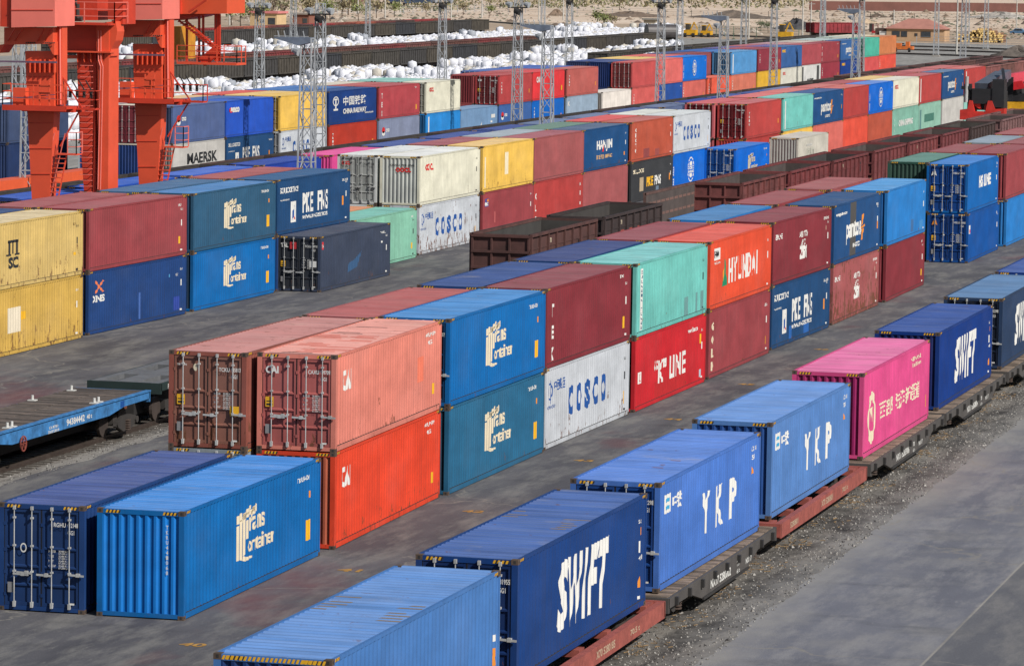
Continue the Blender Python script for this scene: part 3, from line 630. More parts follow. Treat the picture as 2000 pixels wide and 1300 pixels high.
# ---- middle double row, right-hand rank (x = 0)
GRP = 'containers stacked in the middle double row'
MID = [  # y, x, drift, upper(colour, front, marks, rust, roof, end tone with shade painted in, label), lower(...)
 (0.0, .03, -.32, (SAL, 'D', 'CAI', .36, (240, 168, 156), (186, 102, 98), 'faded salmon pink container with rusty maroon doors, on the orange red one'),
  (ORR, 'W', 'CAI', .45, None, (190, 100, 74), 'bright orange red container on the ground carrying the faded salmon one')),
 (12.78, -.17, .0, (TCB, 'D', 'TC', .15, (84, 150, 216), (20, 66, 110), 'bright blue container with cream logo, upper, right behind the salmon one'),
  (TCT, 'W', 'TC', .2, None, (20, 60, 84), 'faded teal blue container with cream logo under the bright blue one')),
 (25.48, -.27, .14, (MAR, 'W', 'TEXV', .1, (150, 84, 92), None, 'dark maroon container with tall white letters standing on the white rust streaked one'),
  (CWH, 'W', 'COSCO', .5, None, None, 'white rust streaked container with big blue letters under the dark maroon one')),
 (38.34, -.07, .1, (TEAL, 'W', 'EURASIA', .3, (136, 208, 208), (20, 92, 80), 'turquoise container with white strip of letters, standing on the bright red one'),
  (KRED, 'W', 'KLINE', .12, None, (52, 20, 22), 'bright red container with big white serif words under the turquoise one')),
 (51.37, -.03, .1, (HYU, 'W', 'HYUNDAI', .3, (232, 104, 92), None, 'orange red container with white capitals and green triangle on its side'),
  (MAR2, 'W', 'GOLD', .12, None, (40, 16, 18), 'plain maroon container with cream vertical letters under the orange red one')),
 (64.89, -.11, .34, (MAR, 'W', 'ZIM', .12, (150, 82, 90), None, 'dark maroon container with white letters, standing on the navy logistics one'),
  (PKB, 'W', 'PKE', .3, None, None, 'navy container with white box logo and bright blue repaint patches, on the ground')),
 (78.2, .15, .09, (PAN, 'W', 'PANTOS', .15, (56, 92, 140), None, 'blue container with dark repaint band, white word and orange figure'),
  (MARP, 'W', 'ZIM', .98, None, (30, 14, 16), 'badly rusted pale maroon container under the blue one with the orange figure')),
 (92.13, .29, -.01, (LBL, 'W', 'LIGHTP', .15, (92, 164, 226), (20, 92, 160), 'plain light blue container on top at the far end of the near part'),
  (MAR, 'W', 'BLANK', .2, None, None, 'plain dark maroon container on the ground under the plain light blue one')),
]
def place(spec, x, y, z, rot=0., length=None, detail=2, near=True):
    c, fr, mk, rust, roofc, dc, lab = spec[:7]
    t = container(x, y, z, c, fr, lab, rust, length, rot, roofc, dc, detail=detail)
    if mk: side_marks(mk, t, c, near)
    return t
for i, (y, x, rt, up, lo) in enumerate(MID):
    a = place(up, x, y, H, rt); b = place(lo, x, y, 0, rt)
    if i == 0:
        door_marks(a, 'CAXU 999709 4', 'CAI'); scrapes(a, ((-.2, 1.0, .9, 2.6), (-1.1, -.1, 5.2, 6.6), (.0, 1.1, 4.6, 6.2), (-.9, .3, 3., 3.6)), flat((246, 92, 62), 'repaint'), 'repaint_patch'); scrapes(a, ((-1.1, .6, 6.8, 7.4), (-.7, .4, 8.9, 9.4), (-1.1, 1.0, .25, .5)), flat((84, 64, 62), 'scrape'), seed=5)
    if i == 1: door_marks(a, 'TKRU 443937 0', None)
    if i == 6: m = Marks('side'); m.rect(4.2, .19, 5.7, 2.82, flat((80, 78, 78), 'patch'), .0025); m.build('x', a)
    if i == 5: m = Marks('side'); m.rect(3.6, .2, 4.2, .8, flat((30, 100, 180), 'patch')); m.rect(6.6, .2, 7.7, .62, flat((30, 100, 180), 'patch')); m.build('x', b)
    if i == 0: m = Marks('side'); m.rect(9.3, 1.15, 10.1, 1.95, flat((246, 128, 100), 'patch')); m.build('x', a)
for c_, y, x, rt, fr, lab, mk in ((TCB, -13.4, .17, -.19, 'W', 'bright blue container with cream logo standing alone on the ground in front', 'TC'),
                           (NAVY, -13.4, -2.64, -.12, 'D', 'navy container with dark doors on the ground, leftmost in the foreground', None)):
    t = container(x, y, 0, c_, fr, lab, .08, rot=rt, roofc=(72, 146, 226) if mk else (76, 96, 158), end_tone=(24, 132, 226) if mk else (34, 64, 116))
    if mk: side_marks('TC', t, c_, True); front_marks(t, 'TKRU441068')
    else:
        door_marks(t, 'RGHU 412148 0', yellow=False); m = Marks('door'); disc(m, -.5, 1.72, .09, .13, M_WHITE, 14, .7); m.build('door_emblem', t)
# left-hand rank, mostly hidden behind: tops show
LEFT = [
 (-.4, (TRI, 'D', None, .55, (204, 142, 138), (150, 102, 88), 'weathered brown container with four silver lock rods, left of the salmon one'), (GRY, 'D', None, .3, None, None, 'grey container under the weathered brown one, behind the navy foreground container')),
 (12.2, (MARP, 'D', None, .25, (186, 104, 104), None, 'dusty rose container, upper left rank, directly behind the weathered brown one'), (MAR2, 'W', None, .2, None, None, 'maroon container on the ground behind the grey one, left rank')),
 (25.3, (NAVY, 'W', None, .1, (66, 92, 152), None, 'navy topped container left of the dark maroon one with tall white letters'), (TCT, 'W', None, .1, None, None, 'teal container on the ground, left rank, third stack')),
 (38.3, (NAVY, 'W', None, .1, (70, 84, 138), None, 'dark indigo topped container left of the turquoise one'), (MAR, 'W', None, .1, None, None, 'maroon container on the ground, left rank, fourth stack')),
 (51.2, (MAR2, 'W', None, .15, (158, 92, 100), None, 'maroon topped container left of the orange red one with white capitals'), (NAVY, 'W', None, .1, None, None, 'navy container on the ground, left rank, fifth stack')),
 (64.8, (LBL, 'W', None, .15, (84, 140, 196), None, 'light blue topped container left of the dark maroon one on the navy one'), (MAR2, 'W', None, .1, None, None, 'maroon container on the ground, left rank, sixth stack')),
 (77.9, (MAR2, 'W', None, .15, (164, 96, 100), None, 'maroon topped container left of the blue one with the orange figure'), (TCB, 'W', None, .1, None, None, 'blue container on the ground, left rank, seventh stack')),
 (91.6, (MARP, 'W', None, .2, (172, 104, 106), None, 'dusty maroon topped container left of the plain light blue one'), (MAR, 'W', None, .1, None, None, 'maroon container on the ground, left rank, eighth stack')),
]
for i, (y, up, lo) in enumerate(LEFT):
    a = place(up, -2.62, y, H); b = place(lo, -2.62, y, 0)
    if i == 0:
        door_marks(a, 'TCKU 935813 0', None); m = Marks('door'); disc(m, -.37, 2.42, .07, .11, M_CREAM, 14); m.text('TRITON', -.95, 2.46, .06, M_WHITE, .3); m.rect(.72, 1.0, 1.0, 1.3, M_YEL, .007); m.build('door_decal', a)
# far part of the middle row
GRP = 'containers stacked in the far part of the middle double row'
FARM = [
 (120.9, .1, (HSB, 'D', 'HSLINE', .1, (74, 138, 214), (14, 72, 150), 'blue container with two white words on its side and silver rods, upper'),
  (HSB2, 'D', 'LOGO', .1, None, (14, 66, 138), 'darker blue container with doors facing us under the one with two white words'),
  (GRN, 'W', None, .2, (104, 148, 138), (50, 78, 68), 'dark green container left of the blue one with two white words'), (GRN, 'W', None, .2, None, None, 'green container on the ground left of the darker blue one')),
 (135.6, .2, (MAR2, 'W', None, .2, (160, 92, 98), None, 'maroon container behind the blue one with two white words, upper tier'), (LBL, 'W', None, .1, None, None, 'light blue container on the ground under the maroon one at the right edge'),
  (MAR2, 'W', None, .2, (160, 98, 102), None, 'maroon topped container behind the dark green one'), (NAVY, 'W', None, .1, None, None, 'navy container on the ground behind the green one')),
 (149.7, .2, (MAR2, 'W', None, .2, (164, 100, 104), None, 'maroon topped container right of the grey blue one, upper tier'), (MAR2, 'W', None, .2, None, None, 'maroon container on the ground, right edge, third far stack'),
  (GRY, 'W', None, .3, (150, 166, 182), (150, 170, 196), 'grey blue corrugated container behind the dark green one, upper tier'), (NAVY, 'W', None, .1, None, None, 'navy container on the ground under the grey blue one')),
 (163.6, .2, (MAR2, 'W', None, .2, (168, 104, 108), None, 'maroon container, upper tier, far end of the right rank at the edge'), (MAR2, 'W', None, .2, None, None, 'maroon container on the ground, far end of the right rank'),
  (MAR2, 'W', None, .2, (170, 104, 106), None, 'maroon topped container behind the grey blue one'), (MAR2, 'W', None, .1, None, None, 'maroon container on the ground behind the grey blue stack')),
]
for i, (y, x, a, b, c_, e) in enumerate(FARM):
    ta = place(a, x-.1, y, H, length=12.9 if i else None); tb = place(b, x, y, 0)
    if i == 0:
        for tt, cd in ((ta, 'HSLU 500246 7'), (tb, 'HSLU 500066 8')):
            door_marks(tt, cd, None); m = Marks('door')
            m.poly([(0, 0), (.3, 1), (.5, .6), (.7, 1), (1, 0), (.75, .1), (.5, .35), (.25, .1)], -.95, 2.2, .34, .3, M_WHITE if tt is ta else C_ORG); m.rect(-.3, 1.6, -.18, 1.68, M_WHITE); m.build('door_emblem', tt)
    if i < 4:
        if i != 1 or True:
            place(c_, x-2.66, y+(1.4 if i == 0 else 0), H, detail=1); place(e, x-2.6, y+1.0, 0, detail=1)

# ---- left double row beside the crane (x = -30.6)
GRP = 'containers stacked in the left double row'
def row4(y): return -30.1-.0075*y if y > 110 else -30.55
R4 = [ # y0, y1, dx, drift, upper, lower, back rank top colour
 (45.2, 57.6, 0, 0, (MSY, 'W', 'MSC', .55, (226, 208, 168), None, 'pale yellow container with black letters, upper, at the left edge'), (MSY2, 'W', 'PATCHY', .62, None, None, 'deep yellow container with cream repaint patch on the ground, left edge'), (64, 88, 132), None),
 (58.75, None, -.15, .32, (MAR2, 'W', 'BLANK', .12, (174, 102, 108), (96, 36, 40), 'wine red container stacked on the blue one with the orange cross logo'), (NAVY, 'W', 'XINES', .25, None, (16, 28, 60), 'royal blue container with orange cross logo, on the ground'), (170, 100, 104), None),
 (72.05, None, .1, .11, (TCD, 'W', 'TC', .2, (84, 142, 202), (22, 62, 96), 'dull slate blue container with cream logo stacked above the bright cyan blue one'), (TCB, 'W', 'TC', .12, None, (16, 50, 80), 'cyan blue container with cream logo on the ground, left double row'), (78, 120, 162), None),
 (85.1, None, 0, .1, (PKB, 'W', 'PKE', .2, (62, 104, 150), None, 'navy blue container with white box logo, upper, left of the short dark one'), (NAVY, 'W', None, .2, None, None, 'navy container on the ground hidden behind the slate grey one'), (178, 104, 106), None),
 (98.3, None, 0, 0, None, ((140, 200, 176), 'W', 'BLANK', .2, (132, 200, 188), None, 'mint green container on the ground left of the white rusty one'), None, (226, 158, 118)),
 (112.25, 125.25, 0, .0, (OWH, 'W', 'OOCL', .25, (236, 238, 236), (200, 204, 200), 'cream white container with ribbed end and red letters, upper'), (CWH, 'W', 'COSCO', .8, None, (60, 60, 60), 'white container with blue capitals and rust streaks, under the cream one'), (228, 232, 232), None),
 (126.33, 138.5, 0, 0, (YEL, 'W', None, .45, (242, 206, 142), None, 'yellow container with cream repaint strips stacked on a maroon one'), (MAR2, 'W', 'TEXL', .25, None, None, 'maroon container with small violet decal under the yellow one'), (174, 104, 112), None),
 (138.8, 151.9, 0, 0, (MARP, 'W', None, .15, (178, 110, 120), None, 'plain dusty maroon container right behind the yellow one, upper tier'), (WRED, 'W', 'KV', .1, None, None, 'red container with three tall white vertical letters behind the wagons'), (172, 184, 194), None),
 (152.2, 165.1, 0, 0, (HAN, 'W', 'HANJIN', .4, (98, 116, 146), None, 'faded blue container with white and red letters and rust, upper tier'), (MARP, 'W', None, .15, None, None, 'plain maroon container under the faded blue rusty one'), (120, 150, 138), None),
 (166.6, 179.8, 0, 0, (BRED, 'W', 'REDV', .2, (196, 116, 110), (70, 30, 26), 'terracotta container with white vertical letters above the black one'), (BLK, 'W', 'PKEO', .15, None, None, 'black container with yellow and white letters on the ground'), (228, 104, 104), None),
 (180.2, 193.0, 0, 0, (CWH, 'W', 'COSCO', .4, (220, 226, 228), None, 'white container with blue capitals, upper, last before the gap'), (COB, 'W', 'COSB', .05, None, None, 'vivid blue container with white globe logo on the ground'), (224, 228, 222), None),
 (207.5, 221.6, 0, 0, (WRED, 'D', 'SMALLV', .1, (204, 116, 120), (124, 34, 40), 'red container with dark red doors facing us, first after the gap'), (WRED, 'W', None, .1, None, None, 'red container on the ground under the one with dark red doors'), (214, 110, 116), None),
 (223.4, 236.7, 0, 0, (TEAL, 'W', 'WHITEV', .3, (140, 206, 198), (50, 90, 84), 'mint turquoise container with white vertical strip, upper tier far row'), (YEL, 'W', None, .2, None, None, 'yellow container on the ground behind the small grey white one'), (226, 128, 128), None),
 (237.1, 251.7, 0, 0, (PAN, 'W', 'PANTOS', .1, (74, 104, 156), None, 'dark blue container with orange figure, upper, beside the mint turquoise one'), (PSAL, 'W', None, .25, None, None, 'salmon red container on the ground under the dark blue one'), (222, 130, 126), None),
 (252.2, 265.2, 0, 0, (WRED, 'W', None, .15, (214, 124, 120), None, 'red container between the dark blue and the vivid blue one, upper'), (RO, 'W', 'CAIS', .1, None, None, 'orange red container on the ground left of the brick red one'), (214, 128, 124), None),
 (265.7, 279.1, 0, 0, (COB, 'W', 'COSB', .05, (110, 150, 226), None, 'vivid blue container with white globe logo, upper tier far'), (BRED, 'W', None, .2, None, None, 'brick red container on the ground under the far vivid blue one'), (184, 100, 104), None),
 (279.7, 295.5, 0, 0, (OWH, 'W', 'OOCL', .2, (232, 228, 216), None, 'cream white container with small red letters, far upper tier'), (PGR2, 'W', 'CHINASH', .15, None, None, 'pale green container with white words on the ground, far'), (236, 204, 140), None),
 (296.2, 310.2, 0, 0, (WRED, 'W', 'WHITEV', .2, (196, 112, 116), None, 'red container with vertical lettering between cream and blue ones, far'), (PGRN, 'W', 'GREENP', .2, None, (60, 80, 70), 'pale green container with dark green repaint block, on the ground'), (190, 104, 108), None),
 (311.7, 326.3, 0, 0, (PAN, 'W', 'PANTOS', .1, (108, 134, 168), None, 'blue container with orange figure beside the last red one'), (GWH, 'W', None, .1, None, None, 'grey white container on the ground beside the red lifting machine'), (204, 120, 124), None),
 (327.5, 342.8, 0, 0, (WRED, 'W', 'WHITEV', .1, (214, 124, 122), None, 'last red container of the left double row, upper tier'), ((150, 206, 196), 'W', None, .1, None, None, 'pale turquoise container behind the red lifting machine, on the ground'), (206, 120, 120), None),
]
for i, (y0, y1, dx, rt, up, lo, bt, bl) in enumerate(R4):
    x = row4(y0)+dx; ln = (y1-y0) if y1 else None; det = 2 if y0 < 120 else 1
    if lo:
        t = place(lo, x, y0, 0, rt, ln, det, y0 < 200)
    if up:
        t = place(up, x, y0, H, rt, ln, det, y0 < 200)
        if up[1] == 'D': door_marks(t, 'TRIU 489621 1', None)
        if i == 5:
            m = Marks('wall'); m.text('OOCL', -.25, 1.95, .28, C_RED, .95, .07); m.text('OOLU 798 1742', -.6, 2.3, .12, C_BLK, 1.5); m.build('end_lettering', t)
        if i == 6:
            m = Marks('side', True); m.rect(.5, .3, .9, 2.2, flat((244, 232, 200), 'patch')); m.rect(5.3, .9, 6.2, 2.3, flat((248, 236, 206), 'patch')); m.build('side_patch', t)
    col = bt or bl
    # rank behind
    if bt:
        hid = 'topped container, upper back rank, '+ORD[i]+' stack from near end of left double row'
        nm = {0: 'slate blue', 1: 'dusty rose', 2: 'grey blue', 3: 'rose red', 5: 'pale grey', 6: 'mauve', 7: 'silver grey', 8: 'dull green', 9: 'coral', 10: 'white', 11: 'rose', 12: 'salmon', 13: 'salmon', 14: 'salmon', 15: 'maroon', 16: 'yellow', 17: 'maroon', 18: 'rose', 19: 'rose'}[i]
        sp = (bt, 'D' if i in (5, 11) else 'W', None, .15, bt, (170, 174, 172) if i == 5 else ((124, 34, 40) if i == 11 else None), nm+' '+hid)
        t = place(sp, x-2.62, y0-(.5 if i == 11 else 0), H, 0, ln, det, False)
        if i == 5: door_marks(t, 'OOLU 903166 5', 'OOCL', C_RED, C_BLK)
        place((bt, 'W', None, .15, bt, None, nm+' container, bottom back rank, '+ORD[i]+' stack from near end of left double row'), x-2.62, y0, 0, 0, ln, 0, False)
    if bl:
        place((bl, 'W', None, .15, bl, None, 'pale orange container on the ground left of the mint green one'), x-2.62, y0, 0, 0, ln, 1, False)
t = container(-28.25, 85.4, 0, TALB, 'D', 'slate grey container with dark doors standing single in front of the left row', .3, rot=.05, roofc=(76, 84, 104), end_tone=(54, 58, 66))
side_marks('TAL', t, TALB, True); door_marks(t, 'TCLU 839710 5', 'TAL', M_WHITE, M_WHITE); m = Marks('door'); m.rect(-.46, 2.22, -.1, 2.58, flat((200, 46, 54), 'decal'), .006); m.rect(.62, 1.3, 1.0, 1.62, M_WHITE); m.build('door_decal', t)
t = container(-29.0, 191.3, 0, COB, 'D', 'bright blue container with doors facing us standing single in the gap', .05, length=13, roofc=(64, 132, 220), end_tone=(16, 74, 140))
side_marks('TC', t, COB, False); door_marks(t, 'TKRU 430674 0', None, yellow=False)
t = container(-28.3, 212.6, 0, (214, 210, 198), 'W', 'grey white container with ribbed end standing single before the orange red one', .25, length=13.2, roofc=(206, 204, 196), end_tone=(176, 176, 172))
side_marks('TEXT', t, COB, False)

# ---- far row (x = -69)
GRP = 'containers stacked in the far row before the bags'
def row6(y): return -68.9-(max(y, 300)-300)*.02
R6 = [ # y, len, upper(colour,marks,front,rust,name), lower
 (173.9, 11.9, (GBL, 'CMA', 'W', .1, 'faded slate blue'), (GWH, 'MAERSK', 'W', .3, 'off white with black capitals')),
 (186.1, 11.6, (SEB, 'SEACO', 'W', .1, 'royal blue with white logo'), (PKB, 'PKE', 'W', .2, 'navy with white box logo')),
 (199.3, 12.2, (YEL, None, 'D', .1, 'yellow'), (CWH, 'COSCO', 'D', .3, 'white with blue capitals')),
 (212.4, 13.6, (CRN, 'CRAIL', 'D', .05, 'navy with white emblem and characters'), ((192, 62, 46), 'SMALLV', 'W', .05, 'brick orange')),
 (226.8, 12.6, ((186, 76, 84), 'TEXV', 'W', .2, 'rose red with three vertical letters'), (LGB, 'CMA', 'W', .3, 'lavender grey')),
 (241.3, 11.4, (OWH, 'OOCL', 'D', .1, 'cream white with tiny red letters'), (SKB, 'WHITEV', 'W', .1, 'sky blue')),
 (252.9, 13.0, None, (APB, 'SAIL', 'W', .1, 'steel blue with white sail logo')),
 (266.4, 12.4, ((190, 74, 76), 'SMALLV', 'D', .15, 'red with shaded doors'), ((66, 106, 172), 'CMA', 'W', .1, 'medium blue')),
 (279.0, 12.8, ((234, 62, 68), 'CAIS', 'W', .05, 'vivid scarlet'), ((14, 108, 206), 'SMALLV', 'W', .05, 'vivid blue')),
 (292.9, 13.4, ((198, 104, 98), 'SMALLV', 'W', .3, 'terracotta with darker patch'), ((160, 182, 204), 'KAWA', 'W', .2, 'pale blue grey with white capitals')),
 (309.3, 13.2, None, ((246, 238, 230), 'CHOC', 'W', .2, 'white with red letters')),
 (323.8, 13.3, ((208, 90, 90), None, 'D', .1, 'coral red with maroon doors'), ((224, 104, 100), 'SMALLV', 'W', .1, 'coral')),
 (337.2, 13.2, ((234, 116, 112), None, 'W', .1, 'light coral'), ((40, 84, 164), 'BLANK', 'W', .1, 'navy blue')),
 (351.5, 13.0, ((14, 118, 224), 'COSB', 'D', .05, 'vivid blue with globe logo'), ((222, 112, 102), 'SMALLV', 'W', .1, 'salmon')),
 (366.5, 13.8, None, ((240, 102, 78), 'SMALLV', 'W', .1, 'orange coral')),
 (381.5, 15.5, ((92, 160, 220), 'WHITEV', 'W', .3, 'light blue weathered'), ((222, 128, 106), 'SMALLV', 'W', .1, 'pale terracotta')),
 (399.8, 15.0, ((150, 58, 74), 'SMALLV', 'D', .1, 'wine red'), ((232, 182, 60), None, 'D', .1, 'mustard yellow')),
 (416.3, 14.6, ((60, 104, 166), 'MSCS', 'D', .1, 'denim blue'), ((226, 224, 212), 'OOCL', 'W', .1, 'cream')),
 (432.1, 14.4, ((182, 84, 92), None, 'D', .1, 'faded rose maroon'), ((226, 226, 224), 'BURNT', 'W', .1, 'white scorched')),
 (447.9, 14.3, ((164, 68, 78), 'TEXV', 'D', .1, 'deep maroon'), ((160, 60, 74), 'SMALLV', 'D', .1, 'maroon')),
 (465.0, 15.6, ((58, 106, 168), 'PANTOS', 'D', .1, 'blue with orange figure'), ((26, 66, 146), 'MSCS', 'D', .1, 'dark navy')),
 (486.0, 13.0, ((86, 190, 168), None, 'W', .1, 'jade green'), ((224, 92, 92), None, 'W', .1, 'pinkish red')),
 (500.3, 15.5, (ORB, None, 'W', .3, 'orange brown'), ((238, 92, 76), 'SMALLV', 'W', .1, 'vermilion')),
]
BACK = [(228, 216, 198), (86, 120, 180), (240, 206, 140), (84, 128, 188), (196, 112, 112), (160, 208, 200), None, (182, 88, 90), (196, 108, 110), (92, 120, 196), None,
        (84, 100, 150), (236, 206, 130), (222, 120, 120), (150, 84, 90), (80, 130, 200), (176, 96, 108), (120, 110, 170), (200, 150, 150), (210, 200, 190), (190, 205, 205), (206, 206, 196), (230, 220, 190)]
BACK2 = [(200, 206, 210), (232, 196, 150), (226, 104, 96), (84, 130, 196), (224, 216, 200), (150, 204, 196), None, (176, 100, 102), (92, 120, 186), (78, 112, 190), None,
        (70, 90, 150), (240, 206, 130), (226, 116, 112), (84, 100, 150), (70, 110, 180), (110, 104, 160), (186, 110, 120), (190, 150, 160), (200, 190, 180), (190, 205, 205), (190, 206, 196), (226, 220, 200)]
for i, (y, ln, up, lo) in enumerate(R6):
    x = row6(y)
    for z, sp, tier in ((0, lo, 'bottom'), (H, up, 'upper')):
        if not sp: continue
        c_, mk, fr, rust, nm = sp
        dk = tuple(int(v*.62) for v in c_)  # end faces darkened, shade put into their colour
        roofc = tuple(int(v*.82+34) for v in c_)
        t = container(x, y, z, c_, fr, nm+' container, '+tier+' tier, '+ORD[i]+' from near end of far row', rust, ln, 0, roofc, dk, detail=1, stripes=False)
        if mk and mk not in ('CAIS', 'MSCS'): side_marks(mk, t, c_, False)
        if i == 7 and z: door_marks(t, 'TGHU 629071 3', 'tex')
        if mk == 'CAIS': m = Marks('side', False); m.text('CAI', 1.5, 1.8, .6, M_WHITE, 1.3, .06); m.rect(10.9, .8, 11.3, 1.3, M_YEL); m.build('side_lettering', t)
        if mk == 'MSCS': m = Marks('side', False); m.text('MSC', .8, 2.1, .4, M_YEL, 2.0, .07); m.build('side_lettering', t)
    for bk, dx, nm in ((BACK, 2.6, 'middle'), (BACK2, 5.2, 'rear')):
        c_ = bk[i]
        if c_ is None: continue
        if i == 7 and nm == 'rear': continue
        if i == 0: fc0 = (132, 52, 62) if nm == 'middle' else (70, 86, 122)
        fc = (24, 48, 104) if (i == 11 and nm == 'middle') else ((24, 70, 150) if i == 15 else ((120, 44, 50) if i == 7 else tuple(int(v*.7) for v in c_)))  # most fronts are a darkened copy, with their shade painted in
        if i == 0: fc = fc0
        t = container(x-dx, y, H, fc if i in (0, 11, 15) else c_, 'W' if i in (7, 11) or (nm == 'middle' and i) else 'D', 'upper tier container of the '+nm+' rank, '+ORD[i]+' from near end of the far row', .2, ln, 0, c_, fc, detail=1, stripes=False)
        if i == 11 and nm == 'middle':
            m = Marks('wall'); disc(m, -.35, 2.0, .32, .34, M_WHITE, 18, .76); m.rect(-.42, 1.62, -.28, 2.02, M_WHITE); m.rect(-.55, 1.6, -.15, 1.68, M_WHITE); m.build('end_emblem', t)
        if nm == 'middle' or i == 0: container(x-dx, y, 0, c_, 'W', 'bottom tier container of the '+nm+' rank, '+ORD[i]+' from near end of the far row', .2, ln, 0, c_, (30, 60, 120) if i == 0 else None, detail=0, stripes=False)
# containers seen between the crane legs
for k, (x, y, z, c_, fr, nm) in enumerate(((-79.9, 168, H, (70, 86, 122), 'W', 'slate container seen between the left crane legs, upper'), (-79.9, 168, 0, (40, 60, 104), 'W', 'navy container seen between the left crane legs, on the ground'),
        (-86.2, 168, H, (36, 44, 84), 'W', 'dark indigo container at the left edge behind the crane, upper'), (-86.2, 168, 0, (34, 44, 80), 'W', 'dark indigo container at the left edge behind the crane, lower'))):
    t = container(x, y, z, c_, fr, nm, .15, detail=1, stripes=False)

# ------------------------------------------------------------------ helpers: a point of the place from its bearing
def at(u, v, y=None, z=None, x=None):
    dv = Vector(((u-1000)/FPX, (v-650)/FPX, 1))
    dw = Vector(tuple(MR[0][i]*dv.x+MR[1][i]*dv.y+MR[2][i]*dv.z for i in range(3)))
    k = (y-CP.y)/dw.y if y is not None else ((z-CP.z)/dw.z if z is not None else (x-CP.x)/dw.x)
    return CP+dw*k
# ------------------------------------------------------------------ railway wagons
def bogie_parts(parent, y, mat=None, w_=.76, base=.2):
    m = MB(); mt = mat or M_DARK
    for sx in (-1, 1):
        x = sx*1.3
        m.prism([(y-1.15, .42+base), (y-.9, .62+base), (y-.35, .72+base), (y+.35, .72+base), (y+.9, .62+base), (y+1.15, .42+base), (y+.8, .34+base), (y+.35, .16+base), (y-.35, .16+base), (y-.8, .34+base)], x-.06, x+.06, 0)
        for yy in (y-.92, y+.92): m.tube((x-.08, yy, .47+base), (x+.12, yy, .47+base), .13, 8)
    m.box((-.9, y-.2, .35+base), (.9, y+.2, .7+base))
    b = m.build('bogie', mt, parent)
    for yy in (y-.92, y+.92):
        m = MB()
        for s in (-.76, .76):
            m.tube((s-.06, yy, .45+base), (s+.06, yy, .45+base), .45, 18)
        m.tube((-.76, yy, .45+base), (.76, yy, .45+base), .08, 8)
        m.build('wheelset', plain('wheel_steel', (70, 60, 56), .7), b)
    for sx in (-1, 1):
        m = MB()
        for k in range(5): m.tube((sx*1.36, y, .2+base+k*.08), (sx*1.36, y, .24+base+k*.08), .15, 10)
        m.build('spring', plain('spring_steel', (84, 68, 60), .8), b)
    return b
